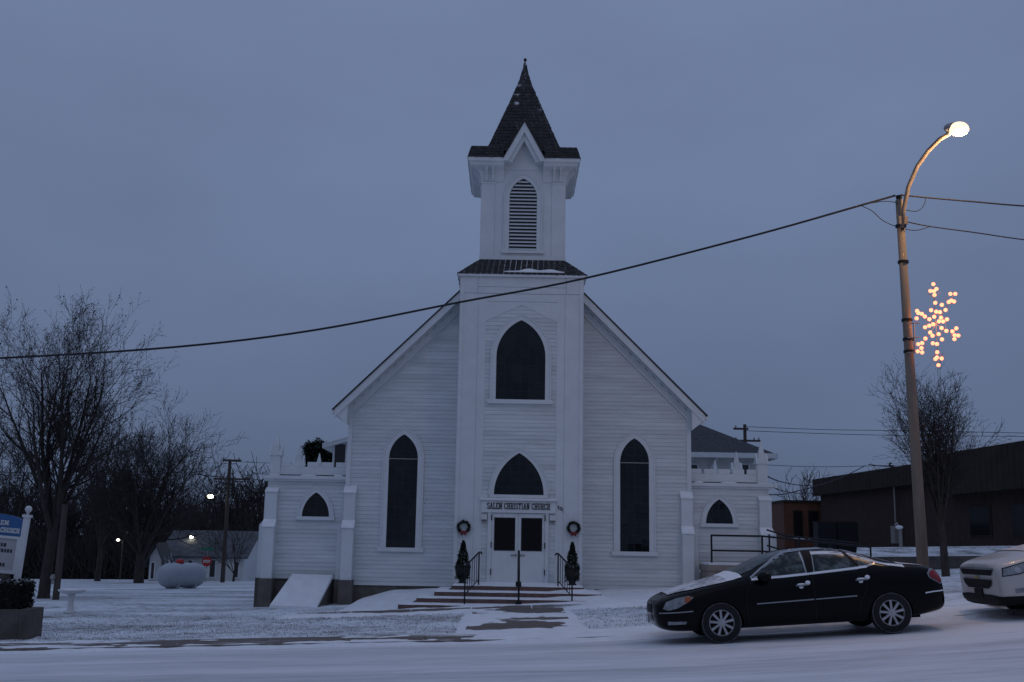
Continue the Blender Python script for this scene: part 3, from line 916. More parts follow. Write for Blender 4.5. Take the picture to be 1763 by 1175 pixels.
# --- entrance
ent = MB().band_y([(-.76, .47), (-.76, 2.43), (.76, 2.43), (.76, .47)], [(-.87, .47), (-.87, 2.44), (.87, 2.44), (.87, .47)], 31.93, 32.02, closed=False)
ent.build('door_casing', M['trim'], church, SH)
for s in (-1, 1):
    xa, xb = sorted((s*.007, s*.755))
    wa, wb = sorted((s*.115, s*.655))
    leaf = MB().band_y([(wa, 1.40), (wb, 1.40), (wb, 2.27), (wa, 2.27)], [(xa, .50), (xb, .50), (xb, 2.42), (xa, 2.42)], 31.955, 31.995)
    leaf = leaf.build('door', M['trim'], church, SH)
    MB().band_y([(wa, 1.40), (wb, 1.40), (wb, 2.27), (wa, 2.27)], [(wa-.03, 1.37), (wb+.03, 1.37), (wb+.03, 2.30), (wa-.03, 2.30)], 31.942, 31.956).build('glazing_bead', M['black'], leaf, SH)
    MB().box(wa, wb, 31.968, 31.976, 1.40, 2.27).build('pane', M['doorglass'], leaf, SH)
    MB().tube([(s*.06, 31.93, 1.25), (s*.20, 31.915, 1.25)], .018, 8).ball((s*.06, 31.94, 1.25), .032).build('handle', M['steel'], leaf, SH, True)
    for z in (.70, 1.45, 2.22):
        MB().box(s*.762-.014, s*.762+.014, 31.91, 31.932, z, z+.16).build('hinge', M['black'], leaf, SH)
    lf = MB().prism_x([(31.99, 2.20), (31.86, 2.24), (31.86, 2.34), (31.99, 2.42)], s*.98-.085, s*.98+.085).build('porch_light', M['signwhite'], church, SH)
    MB().box(s*.98-.06, s*.98+.06, 31.88, 31.98, 2.165, 2.202).build('lens', M['steel'], lf, SH)
MB().box(-.9, .9, 31.88, 32.0, .452, .50).build('threshold', M['snow'], church, SH)
sign = MB().box(-1.065, 1.065, 31.90, 32.01, 2.44, 2.77).build('sign_board', M['trim'], church, SH)
MB().box(-1.10, 1.10, 31.84, 32.01, 2.775, 2.815).build('sign_cap', M['trim'], sign, SH)
MB().box(-1.09, 1.09, 31.85, 31.99, 2.815, 2.85).build('snow_strip', M['snow'], sign, SH)
b = MB(); text_mesh(b, 'SALEM CHRISTIAN CHURCH', -.895, 2.535, 1.79, .18, 31.90, thick=.115)
b.build('lettering', M['letter'], sign, SH)
b = MB()
text_mesh(b, '1', 1.12, 2.555, .05, .115, 31.972, thick=.2, serif=False)
text_mesh(b, '0', 1.185, 2.525, .065, .105, 31.972, thick=.18, serif=False)
text_mesh(b, '2', 1.265, 2.475, .065, .105, 31.972, thick=.2, serif=False)
b.build('house_number', M['letter'], church, SH)
# ------------------------------------------------------------------ entrance steps
def step_z(x, y):
    x -= CX
    for k in range(4):
        if abs(x) <= 1.76 + .43*k and y >= 30 - .40*k: return .45 - .15*k
    return H(x + CX, y)
steps = thing('entrance_steps', (CX, 30, -.15), 'broad red brick steps in front of the church doors, dusted with snow', 'steps')
SS = (0, 30, -.15)
for k in range(4):
    hw, y0, zt = 1.76 + .43*k, 30 - .40*k, .45 - .15*k
    st = MB().box(-hw, hw, y0, 31.985, (zt - .15) if k < 3 else -1.0, zt - .001*k).build('step', M['brickstep'], steps, SS)
    b = MB()    # snow on the tread, thin and ragged at the nosing
    n = 40
    for i in range(n):
        xa, xb = -hw + .02 + (2*hw-.04)*i/n, -hw + .02 + (2*hw-.04)*(i+1)/n
        fr = lambda x: y0 + .05 + .05*math.sin(x*5+k*2) + .04*math.sin(x*13+k)
        yb = y0 + .40 if k else 31.9
        b.hexa([(xa, fr(xa), zt), (xb, fr(xb), zt), (xb, yb, zt), (xa, yb, zt)], [(xa, fr(xa)+.04, zt+.022), (xb, fr(xb)+.04, zt+.022), (xb, yb, zt+.045), (xa, yb, zt+.045)])
        if k and (xb < -(hw-.44) or xa > hw-.44):
            b.hexa([(xa, y0+.40, zt), (xb, y0+.40, zt), (xb, 31.9, zt), (xa, 31.9, zt)], [(xa, y0+.40, zt+.045), (xb, y0+.40, zt+.045), (xb, 31.9, zt+.04), (xa, 31.9, zt+.04)])
    b.build('tread_snow', M['snow'], st, SS)

# drifts blown against the steps and the wall
def sheet(name, x0, x1, y0, y1, fz, step, m, label):
    nx, ny = int((x1-x0)/step)+1, int((y1-y0)/step)+1
    v = [(x0+(x1-x0)*i/nx, y0+(y1-y0)*j/ny, fz(x0+(x1-x0)*i/nx, y0+(y1-y0)*j/ny)) for j in range(ny+1) for i in range(nx+1)]
    f = [(j*(nx+1)+i, j*(nx+1)+i+1, (j+1)*(nx+1)+i+1, (j+1)*(nx+1)+i) for j in range(ny) for i in range(nx)]
    return tag(mk(name, mesh_from(name, v, f), m, smooth_shade=True), label, 'snow drift', None, 'stuff')
def wob(x, y): return .5*math.sin(x*2.1+y*1.3)*math.sin(y*2.7-x*.8) + .5*math.sin(x*5.3-y*3.1+1)*math.sin(x*1.7+y*4.3)
def drift_r(x, y):
    xx = x - CX
    zf = .45 - max(0, 30 - y)*.375
    zs = .45 - max(0, abs(xx) - 1.76)*.35
    d = -.195 + .155*smooth(-.8, 2.6, xx) + .022*wob(x, y) + .03*smooth(27.6, 29, y)
    lim = .45 + .035*smooth(0, 2, xx) - .05
    z = min(min(zf, zs) + d, lim)
    edge = smooth(4.9, 3.4, x)*smooth(27.5, 28.1, y)
    return max(z, H(x, y) + .03)*edge + (H(x, y) - .05)*(1-edge)
sheet('snow_drift', -2.6, 5.0, 27.4, 30.6, drift_r, .07, M['snow'], 'smooth snow drift spilling over the right half of the brick steps')
def drift_l(x, y):
    up = .30*smooth(30.2, 32.8, y)*smooth(-4.9, -3.2, x)
    e = smooth(-4.7, -4.2, x)*smooth(-1.0, -1.7, x)*smooth(28.7, 29.6, y)
    return H(x, y) - .06 + e*(.10 + up + .03*wob(x*.8, y))
sheet('snow_drift', -4.75, -1.0, 28.6, 33.1, drift_l, .09, M['snow'], 'low snow bank against the wall left of the brick steps')
def drift_e(x, y):
    e = smooth(1.9, 2.6, x)*smooth(30.0, 31.0, y)*smooth(6.3, 5.6, x)
    return H(x, y) - .06 + e*(.10 + .07*smooth(31, 33, y) + .02*wob(x, y))
sheet('snow_drift', 1.9, 6.4, 30.0, 33.1, drift_e, .1, M['snow'], 'flat snow bank along the wall right of the brick steps')

# blown snow lying over the paved surfaces, thin enough to leave ragged bare stretches
def paved_snow(x, y):
    m = smooth(20.25, 20.5, y)*smooth(22.25, 21.9, y)
    pth = smooth(-1.35, -.8, x)*smooth(1.9, 1.3, x)*smooth(27.6, 27.2, y)*(1 if y > 21 else 0)
    foot = smooth(-6.0, -5.3, x)*smooth(4.4, 3.6, x)*smooth(27.0, 27.4, y)*smooth(29.0, 28.55, y)
    m = max(m, pth, foot)
    if m <= 0: return H(x, y) - .08
    n1 = mnoise.noise(Vector((x*.55, y*1.3, 3.1))) + .55*mnoise.noise(Vector((x*1.9, y*3.1, 7.7))) + .25*mnoise.noise(Vector((x*5.5, y*7.5, 1.2)))
    bias = .16 + .6*smooth(.8, 2.4, x)
    if y < 22.2: bias = .02 + 1.0*smooth(-1.5, .5, x) + .55*smooth(-8, -12, x) - .55*math.exp(-((y-21.2)/.35)**2)*smooth(.5, -1.5, x)
    g1 = math.exp(-((x-.1)/1.0)**2 - ((y-23.1)/.85)**2)          # bare by the pavement
    g2 = math.exp(-((x+2.2)/2.3)**2 - ((y-28.0)/.42)**2)         # bare along the foot of the steps
    g3 = math.exp(-((x-.9)/1.1)**2 - ((y-27.2)/.7)**2)
    bias -= 1.25*g1 + 1.3*g2 + .95*g3
    return H(x, y) - .08 + m*(.13 + .045*max(-1.2, min(1.0, n1 + bias)))
sheet('blown_snow', -16, 9, 20.25, 29.05, paved_snow, .085, M['snow'], 'thin blown snow lying ragged over the pavement and walk')

# ------------------------------------------------------------------ railings
def railing(label, up_px, lo_px, Yu, Yl, bal):
    pu, pl = at(*up_px, Yu), at(*lo_px, Yl)
    xu, xl = pu.x, pl.x
    zu, zl = step_z(xu, Yu) + .0, step_z(xl, Yl)
    t = thing('handrail', (xu, Yu, zu), label, 'railing', 'iron railings on the church steps')
    sh = (xu, Yu, zu)
    hu, hl = .88, .98
    MB().tube([(xu, Yu, zu-.02), (xu, Yu, zu+hu)], .02, 8).build('post', M['black'], t, sh)
    MB().tube([(xl, Yl, zl-.05), (xl, Yl, zl+hl)], .02, 8).build('post', M['black'], t, sh)
    sgn = 1 if xu > xl else -1
    MB().tube([(xl, Yl, zl+hl), (xu, Yu, zu+hu), (xu+sgn*.05, Yu+.06, zu+hu+.0), (xu+sgn*.07, Yu+.08, zu+hu-.05)], .022, 8).build('rail', M['black'], t, sh)
    MB().tube([(xl, Yl, zl+.26), (xu, Yu, zu+.16)], .014, 6).build('lower_rail', M['black'], t, sh)
    for i in range(1, bal):
        u = i / bal
        x, y = xl+(xu-xl)*u, Yl+(Yu-Yl)*u
        MB().tube([(x, y, zl+.26+(zu+.16-zl-.26)*u), (x, y, zl+hl+(zu+hu-zl-hl)*u)], .0095, 6).build('baluster', M['black'], t, sh)
    return t
railing('black iron handrail with balusters on the left side of the steps', (823.8, 1007), (799.5, 1041), 30.25, 29.0, 6)
railing('black iron handrail with balusters on the right side of the steps', (960.5, 1009), (984.7, 1040), 30.25, 29.0, 6)
pc = at(892.5, 1014, 30.1)
cr_t = thing('handrail', (pc.x, 30.1, .45), 'single black handrail standing in the middle of the church steps', 'railing', 'iron railings on the church steps')
sh = (pc.x, 30.1, .45)
for y in (30.1, 29.0):
    z = step_z(pc.x, y)
    MB().tube([(pc.x, y, z), (pc.x, y, z+.92)], .026, 8).build('post', M['black'], cr_t, sh)
    MB().box(pc.x-.075, pc.x+.075, y-.07, y+.07, z+.0, z+.13).build('base_block', M['black'], cr_t, sh)
MB().tube([(pc.x, 30.15, 1.38), (pc.x, 30.1, 1.37), (pc.x, 29.0, step_z(pc.x, 29.0)+.92), (pc.x, 28.95, step_z(pc.x, 29)+.86)], .026, 8).build('rail', M['black'], cr_t, sh)

# ------------------------------------------------------------------ topiaries in urns
def leaf_cloud(b, pts, size, rng, tri=False):
    for p in pts:
        a, e = rng.uniform(0, 2*PI), rng.uniform(-1, 1)
        d = Vector((math.cos(a), math.sin(a), e)).normalized()
        s = d.cross(Vector((0, 0, 1)))
        if s.length < .05: s = Vector((1, 0, 0))
        s.normalize()
        k = size * rng.uniform(.6, 1.3)
        p = Vector(p)
        if tri: b.quad(p - s*k*.35, p + s*k*.35, p + d*k)
        else: b.quad(p - s*k*.4, p + d*k*.5 - s*.1*k, p + d*k + s*.1*k, p + s*k*.4)
def topiary(px, py, label):
    p = at(px, py, 31.0)
    t = thing('potted_evergreen', (p.x, 31.0, .47), label, 'potted plant', 'potted evergreens by the church doors')
    MB().lathe([(.10, 0), (.13, .02), (.09, .06), (.10, .10), (.17, .20), (.205, .34), (.19, .44), (.205, .47), (.16, .47), (.15, .42)], n=18).build('urn', M['pot'], t, None, True)
    rng = random.Random(int(px))
    b = MB()
    pts = []
    for i in range(2600):
        h = rng.random()**1.15
        r = .215 * (1-h)**.8 * (0.90 + .10*math.sin(h*15 + rng.uniform(-.8, .8))) + .012
        a = rng.uniform(0, 2*PI)
        q = math.sqrt(rng.uniform(.35, 1))
        pts.append((r*q*math.cos(a), r*q*math.sin(a), .42 + h*.74))
    leaf_cloud(b, pts, .055, rng)
    pts = [(.2*math.cos(a)*rng.uniform(.7, 1.05), .2*math.sin(a)*rng.uniform(.7, 1.05), rng.uniform(.12, .5)) for a in [rng.uniform(0, 2*PI) for _ in range(900)]]
    leaf_cloud(b, pts, .05, rng)
    b.build('foliage', M['evergreen'], t)
    MB().tube([(0, 0, .4), (0, 0, 1.0)], .018, 6).build('stem', M['bark'], t)
topiary(796, 1006, 'small cone evergreen in a dark urn left of the church doors')
topiary(985, 1008, 'small cone evergreen in a dark urn right of the church doors')

# ------------------------------------------------------------------ wreaths
def wreath(px, py, label):
    p = at(px, py, 31.90)
    t = thing('wreath', (p.x, 31.90, p.z), label, 'wreath', 'christmas wreaths on the tower')
    rng = random.Random(int(px))
    b = MB()
    pts = []
    for i in range(900):
        a, c = rng.uniform(0, 2*PI), rng.uniform(0, 2*PI)
        rr = .155 + .04*math.cos(c)*rng.uniform(.6, 1)
        pts.append((rr*math.cos(a), -.03 + .035*math.sin(c), rr*math.sin(a)))
    leaf_cloud(b, pts, .045, rng)
    b.build('greenery', M['evergreen'], t)
    MB().lathe([(.13, -.05), (.175, -.05), (.175, 0), (.13, 0), (.13, -.05)], n=20, axis='y', cap=False).build('ring', M['pot'], t)
    b = MB()
    for s in (-1, 1):
        b.ball((s*.055, -.09, -.15), .055, 10, 6, (1.15, .5, .65))
        b.prism_y([(s*.01, -.15), (s*.05, -.16), (s*.085, -.235), (s*.03, -.225)] if s > 0 else [(s*.03, -.225), (s*.085, -.235), (s*.05, -.16), (s*.01, -.15)], -.09, -.075)
    b.ball((0, -.11, -.15), .028, 8, 6)
    b.build('bow', M['red'], t, None, True)
    MB().tube([(-.02, -.02, .17), (0, -.01, .30), (.02, -.02, .17)], .004, 5).build('hanger', M['steel'], t)
wreath(798.5, 908, 'green wreath with red bow on the tower board left of the doors')
wreath(987.5, 909.5, 'green wreath with red bow on the tower board right of the doors')

# ------------------------------------------------------------------ sloping cellar hatch
cb = [at(464, 1043, 31.75), at(545, 1046, 31.75), at(574, 992, 33.15), at(502, 990, 33.15)]
hat = thing('cellar_hatch', (cb[0].x, 31.75, cb[0].z), 'snowy white cellar hatch leaning against the left wing', 'cellar hatch')
sh = tuple(hat.location)
MB().hexa([p - Vector((0, .03, .07)) for p in cb], [p + Vector((0, 0, .0)) for p in cb]).build('door', M['plywood'], hat, sh)
MB().hexa([p + Vector((0, 0, .004)) for p in cb], [cb[0]+Vector((.05, .06, .03)), cb[1]+Vector((-.05, .06, .03)), cb[2]+Vector((-.04, -.02, .03)), cb[3]+Vector((.04, -.02, .03))]).build('snow_cover', M['snow'], hat, sh)
for a, c in ((cb[0], cb[3]), (cb[1], cb[2])):
    i = .05 if a is cb[0] else -.05
    MB().hexa([(a.x+i-.04, a.y+.05, -1.0), (a.x+i+.04, a.y+.05, -1.0), (c.x+i+.04, c.y, -1.0), (c.x+i-.04, c.y, -1.0)],
              [(a.x+i-.04, a.y+.05, a.z-.08), (a.x+i+.04, a.y+.05, a.z-.08), (c.x+i+.04, c.y, c.z-.08), (c.x+i-.04, c.y, c.z-.08)]).build('cheek_wall', M['foundation'], hat, sh)

# ------------------------------------------------------------------ ramp on the right
rp = thing('access_ramp', (6.2, 32.2, .4), 'concrete landing and ramp with dark pipe railing beside the right wing', 'ramp')
RS = (6.2, 32.2, .4)
RX0, RX1, RX2, RZ = 5.62, 7.15, 10.3, 1.06
MB().prism_y([(RX0, -.5), (RX2, -.5), (RX2, .80), (RX1, RZ), (RX0, RZ)], 31.5, 32.85).build('slab', M['concrete'], rp, RS)
MB().prism_y([(RX0-.04, RZ-.14), (RX1, RZ-.14), (RX1, RZ+.02), (RX0-.04, RZ+.02)], 31.46, 32.87).build('slab_edge', M['concrete'], rp, RS)
MB().prism_y([(RX0, RZ+.02), (RX1, RZ+.02), (RX2, .82), (RX2, .86), (RX1, RZ+.07), (RX0, RZ+.08)], 31.54, 32.80).build('slab_snow', M['snow'], rp, RS)
def rz(x): return RZ if x < RX1 else RZ + (x-RX1)/(RX2-RX1)*(.80-RZ)
for x in (RX0+.1, RX1, RX1+.95, RX1+1.9, RX2-.1):
    MB().tube([(x, 31.6, rz(x)), (x, 31.6, rz(x)+.84)], .028, 8).build('post', M['black'], rp, RS)
for h in (.84, .42):
    MB().tube([(x, 31.6, rz(x)+h) for x in (RX0+.08, RX1, RX2-.1)], .026, 8).build('rail', M['black'], rp, RS)
for x in (7.62, 8.5, 9.4):
    MB().tube([(x, 32.75, rz(x)), (x, 32.75, rz(x)+.95)], .026, 8).build('post', M['black'], rp, RS)
for h in (.95, .5):
    MB().tube([(x, 32.75, rz(x)+h+(.12 if x < 7.7 else 0)) for x in (7.55, 8.1, 9.4, 10.2)], .024, 8).build('rail', M['black'], rp, RS)

# ------------------------------------------------------------------ message sign, planter and hedge
pl = at(40, 1080, 23.2)
planter = thing('planter', (pl.x-1.2, 23.6, pl.z), 'low block planter around the hedge at the left edge', 'planter')
PS = tuple(planter.location)
gz = H(pl.x, 23.2) - .3
X1 = pl.x
MB().hexa([(X1-3, 22.75, gz), (X1-.12, 23.2, gz), (X1-.12, 23.42, gz), (X1-3, 22.97, gz)], [(X1-3, 22.75, pl.z+.30), (X1-.12, 23.2, pl.z+.34), (X1-.12, 23.42, pl.z+.34), (X1-3, 22.97, pl.z+.30)]).build('wall', M['planter'], planter, PS)
MB().hexa([(X1-.115, 23.2, gz), (X1+.1, 23.26, gz), (X1+.1, 23.9, gz), (X1-.115, 23.9, gz)], [(X1-.115, 23.2, pl.z+.345), (X1+.1, 23.26, pl.z+.345), (X1+.1, 23.9, pl.z+.36), (X1-.115, 23.9, pl.z+.36)]).build('wall', M['planter'], planter, PS)
MB().hexa([(X1-3, 22.98, gz), (X1-.12, 23.43, gz), (X1-.12, 23.9, gz), (X1-3, 23.9, gz)], [(X1-3, 22.98, pl.z+.26), (X1-.12, 23.43, pl.z+.27), (X1-.12, 23.9, pl.z+.28), (X1-3, 23.9, pl.z+.28)]).build('soil_snow', M['snow'], planter, PS)
hg = at(48, 1050, 23.75)
hedge = thing('hedge', (hg.x-1.25, 23.75, pl.z+.25), 'dark clipped box hedge with frosted top in the planter', 'hedge')
rng = random.Random(3)
b = MB()
pts = []
for i in range(9000):
    x, y, z = rng.uniform(-1.6, 1.2), rng.uniform(-.26, .30), rng.uniform(0, .62)
    f = rng.randrange(4)
    if f == 0: y = -.26 + rng.gauss(0, .03)
    elif f == 1: z = .62 + rng.gauss(0, .03)
    elif f == 2: x = 1.2 + rng.gauss(0, .03)
    pts.append((x, y, z))
leaf_cloud(b, pts, .06, rng)
b.build('foliage', M['hedge'], hedge)
MB().box(-1.55, 1.12, -.22, .26, 0, .56).build('core', M['hedge'], hedge)
b = MB(); pts = [(rng.uniform(-1.6, 1.2), rng.uniform(-.26, .28), .63 + rng.gauss(0, .02)) for _ in range(700)]
leaf_cloud(b, pts, .05, rng); b.build('frosted_leaves', M['snow'], hedge)

sg = at(30, 985, 24.4)
sgn = thing('church_sign', (sg.x-.62, 24.4, sg.z-.25), 'white framed message board with blue arched header behind the hedge', 'sign', rot=(0, rad(4), 0))
hwS = .62
for s in (-1, 1):
    po = MB().box(s*hwS-.055, s*hwS+.055, -.06, .06, -.4, 1.46).build('post', M['signwhite'], sgn)
    MB().box(s*hwS-.08, s*hwS+.08, -.085, .085, 1.46, 1.52).build('cap', M['signwhite'], po)
    MB().ball((0 + s*hwS, 0, 1.64), .075, 12, 8).tube([(s*hwS, 0, 1.5), (s*hwS, 0, 1.6)], .03).build('finial', M['signwhite'], po, None, True)
hd = [(-hwS+.056, 1.04), (hwS-.056, 1.04), (hwS-.056, 1.36)] + [(hwS*math.cos(a)*.909, 1.36 + .13*math.sin(a)) for a in [PI*i/12 for i in range(1, 12)]] + [(-hwS+.056, 1.36)]
hdr = MB().prism_y(hd, -.045, .045).build('header', M['blue'], sgn)
b = MB(); text_mesh(b, 'SALEM', -.16, 1.26, .42, .10, -.046, thick=.18); text_mesh(b, 'CHRISTIAN CHURCH', -.50, 1.10, 1.02, .11, -.046, thick=.18)
b.build('lettering', M['signwhite'], hdr)
cab = MB().band_y([(-hwS+.11, .30), (hwS-.11, .30), (hwS-.11, .98), (-hwS+.11, .98)], [(-hwS+.056, .24), (hwS-.056, .24), (hwS-.056, 1.035), (-hwS+.056, 1.035)], -.06, .06).build('cabinet', M['signwhite'], sgn)
M['letterboard'] = mat('letter_board', (0.42, 0.41, 0.42), 0.4, 0.06, 2)
MB().box(-hwS+.11, hwS-.11, -.02, .03, .30, .98).build('letter_panel', M['letterboard'], cab)
rows = [(.80, (-.35, .28)), (.68, (-.40, .38)), (.56, (-.3, -.02)), (.38, (-.1, .05, .13, .3))]
b = MB()
for z, sp_ in rows:
    for a, c in zip(sp_[::2], sp_[1::2]):
        x = a
        while x < c:
            wd = rng.uniform(.035, .055)
            b.box(x, x+wd, -.026, -.018, z, z+.075); x += wd + .022
b.build('changeable_letters', M['letter'], cab)
MB().box(-.10+.3, .12+.3, -.08, .08, -.4, .24).build('plinth', M['planter'], sgn)

# ------------------------------------------------------------------ yard things on the left
bp = at(121, 1050, 30.5)
bb = thing('bird_bath', (bp.x, 30.5, H(bp.x, 30.5)), 'snow capped pedestal bird bath standing on the lawn', 'bird bath')
MB().lathe([(.17, 0), (.17, .04), (.09, .08), (.07, .3), (.09, .46), (.12, .50)], n=14).build('pedestal', M['signwhite'], bb, None, True)
MB().lathe([(.12, .50), (.30, .54), (.36, .60), (.35, .62), (.28, .57), (.05, .55)], n=20).build('bowl', M['signwhite'], bb, None, True)
MB().ball((0, 0, .59), .33, 16, 6, (1, 1, .12)).build('snow_cap', M['snow'], bb, None, True)

mp = at(96, 1029, 37.2)
mz = H(mp.x, 37.2)
mpost = thing('meter_post', (mp.x, 37.2, mz), 'brown wooden post with small meter box beside the big tree', 'post')
MB().tube([(0, 0, -.2), (.04, 0, 3.1)], [.11, .095], 10).build('pole', M['wood'], mpost)
MB().lathe([(.085, 0), (.085, -.10), (.06, -.14)], (-.10, -.06, .72), 12, 'y').build('meter', M['steel'], mpost)
MB().box(-.16, -.05, -.10, -.02, .5, .82).build('meter_box', M['steel'], mpost)

tk = at(312, 1006, 47)
tz = H(tk.x, 47)
tank = thing('propane_tank', (tk.x, 47, tz), 'pale grey propane tank with red valve cover on the lawn', 'tank', rot=(0, 0, rad(57)))
L2 = .72
prof = [(.02, -L2-.40), (.18, -L2-.385), (.33, -L2-.31), (.44, -L2-.18), (.50, -L2), (.50, L2), (.44, L2+.18), (.33, L2+.31), (.18, L2+.385), (.02, L2+.40)]
MB().lathe(prof, (0, 0, .54), 28, 'x').build('shell', M['tank'], tank, None, True)
for s in (-.45, .45):
    MB().prism_x([(-.35, 0), (.35, 0), (.42, .35), (-.42, .35)], s-.05, s+.05).build('leg', M['tank'], tank)
MB().lathe([(.17, 0), (.17, .10), (.13, .16), (.03, .18)], (-.15, 0, 1.02), 14).build('valve_cover', M['stopred'], tank, None, True)
MB().ball((0, 0, 1.02), .3, 12, 4, (2.2, .45, .08)).build('snow_patch', M['snow'], tank, None, True)

def utility_pole(px, py, Y, h, arms, label, lean=0.0):
    p = at(px, py, Y)
    z = H(p.x, Y)
    t = thing('utility_pole', (p.x, Y, z), label, 'utility pole', 'utility poles behind the church')
    MB().tube([(0, 0, -.5), (lean, 0, h)], [.15, .10], 10).build('pole', M['wood'], t)
    for zz, x0, x1, ins in arms:
        a = MB().box(x0, x1, -.16, -.06, zz-.06, zz+.06).build('cross_arm', M['wood'], t)
        for x in ins:
            MB().lathe([(.03, 0), (.05, .04), (.05, .12), (.025, .16)], (x, -.11, zz+.06), 8).build('insulator', M['steel'], a)
    return t, p.x, z
up, ux, uz = utility_pole(383, 1002, 72, at(389, 791, 72).z - H(at(383, 1002, 72).x, 72), [(6.55, -.95, 1.35, (-.5, 1.2, 1.3)), (7.75, -.45, .75, (-.4, .6))], 'wooden utility pole with two cross arms behind the propane tank')
lampmat = emit('lamp_white', (1.0, 0.93, 0.72), 14)
arm = MB().tube([(0, -.1, 5.65), (-.55, -.12, 5.55), (-1.05, -.14, 5.40)], .03, 6).build('lamp_arm', M['steel'], up)
lp = at(362, 855, 71.8)
MB().ball((lp.x-ux, -.2, lp.z-uz), .16, 10, 6, (1.35, 1, .8)).build('lamp_globe', lampmat, up, None, True)
uh = at(1281, 731, 70).z - H(at(1283, 770, 70).x, 70)
utility_pole(1283, 770, 70, uh, [(uh-1.05, -.75, .95, (-.6, .55, .85)), (uh-.30, -.75, .2, (-.6,))], 'dark utility pole rising behind the grey hip roof')

def yard_light(px, py, Y, label, r):
    p = at(px, py, Y)
    z = H(p.x, Y)
    t = thing('yard_light', (p.x, Y, z), label, 'street lamp', 'far yard lights in the trees')
    MB().tube([(.35, 0, -.3), (.35, 0, p.z-z-.1), (.0, 0, p.z-z+.05)], [.06, .05, .03], 6).build('pole', M['wood'], t)
    MB().ball((0, -.1, p.z-z), r, 10, 6, (1.25, 1, .8)).build('lamp_globe', lampmat, t, None, True)
yard_light(330, 925, 84, 'lit yard light shining just above the white house roof', .13)
yard_light(204, 930, 88, 'small lit yard light glimmering in front of the dark wood', .10)

# stop sign
ps = at(356, 967, 75)
z0 = H(ps.x, 75)
stp = thing('stop_sign', (ps.x, 75, z0), 'red stop sign on a post behind the propane tank', 'traffic sign')
hh = ps.z - z0
MB().tube([(0, .03, -.3), (0, .03, hh+.9)], .03, 6).build('post', M['steel'], stp)
octo = [(.34*math.cos(PI/8+PI/4*i), hh + .34*math.sin(PI/8+PI/4*i)) for i in range(8)]
MB().prism_y(octo, -.01, .01).build('plate', M['stopred'], stp)
b = MB()
text_mesh(b, 'STOP', -.22, hh-.10, .44, .20, -.011, thick=.2, serif=False)
b.build('lettering', M['signwhite'], stp)
MB().box(-.42, .42, -.01, .01, hh+.72, hh+.9).build('street_name_plate', M['sheetgreen'], stp)
for k in range(3):
    MB().box(-.22, .22, -.012, .008, hh-.62-k*.22, hh-.46-k*.22).build('lower_plate', M['signwhite'], stp)

# ------------------------------------------------------------------ houses
def house(name, label, x0, x1, y0, y1, zb, ze, zr, wall, roofm, wins, ridge='x', over=.35, snowroof=None, parent_loc=None):
    t = thing(name, ((x0+x1)/2, y0, zb), label, 'house')
    sh = tuple(t.location)
    w = MB()
    if ridge == 'x':
        w.prism_x([(y0, zb-1), (y1, zb-1), (y1, ze), ((y0+y1)/2, zr-.12), (y0, ze)], x0, x1)
    elif ridge == 'y':
        w.prism_y([(x0, zb-1), (x1, zb-1), (x1, ze), ((x0+x1)/2, zr-.12), (x0, ze)], y0, y1)
    else:
        w.box(x0, x1, y0, y1, zb-1, ze)
    wall_o = w.build('wall', wall, t, sh)
    r = MB()
    o = over
    if ridge == 'x':
        ym = (y0+y1)/2
        k = (zr-ze)/(ym-y0)
        for s, ya in ((-1, y0), (1, y1)):
            r.hexa([(x0-o, ya+s*o, ze-k*o), (x1+o, ya+s*o, ze-k*o), (x1+o, ym, zr), (x0-o, ym, zr)], [(x0-o, ya+s*o, ze-k*o+.12), (x1+o, ya+s*o, ze-k*o+.12), (x1+o, ym, zr+.12), (x0-o, ym, zr+.12)])
    elif ridge == 'y':
        xm = (x0+x1)/2
        k = (zr-ze)/(xm-x0)
        for s, xa in ((-1, x0), (1, x1)):
            r.hexa([(xa+s*o, y0-o, ze-k*o), (xa+s*o, y1+o, ze-k*o), (xm, y1+o, zr), (xm, y0-o, zr)], [(xa+s*o, y0-o, ze-k*o+.12), (xa+s*o, y1+o, ze-k*o+.12), (xm, y1+o, zr+.12), (xm, y0-o, zr+.12)])
    else:   # hip
        d = (y1-y0)/2 + o
        c = [(x0-o, y0-o, ze), (x1+o, y0-o, ze), (x1+o, y1+o, ze), (x0-o, y1+o, ze)]
        ra, rb = (x0-o+d*1.35, (y0+y1)/2, zr), (x1+o-d*1.35, (y0+y1)/2, zr)
        r.quad(c[0], c[1], rb, ra).quad(c[2], c[3], ra, rb).quad(c[1], c[2], rb).quad(c[3], c[0], ra)
    ro = r.build('roof', roofm, t, sh)
    for wx0, wx1, wz0, wz1 in wins:
        wo = MB().band_y([(wx0, wz0), (wx1, wz0), (wx1, wz1), (wx0, wz1)], [(wx0-.09, wz0-.09), (wx1+.09, wz0-.09), (wx1+.09, wz1+.09), (wx0-.09, wz1+.09)], y0-.07, y0+.02).build('window', M['trim'], wall_o, sh)
        MB().box(wx0, wx1, y0-.03, y0+.02, wz0, wz1).build('pane', M['void'], wo, sh)
    return t, wall_o, ro, sh
M['greyroof'] = mat('far_grey_roof', (0.075, 0.08, 0.09), 0.9, 0.3, 2)
M['housewhite'] = mat('house_white', (0.55, 0.56, 0.56), 0.7, 0.06, 2)
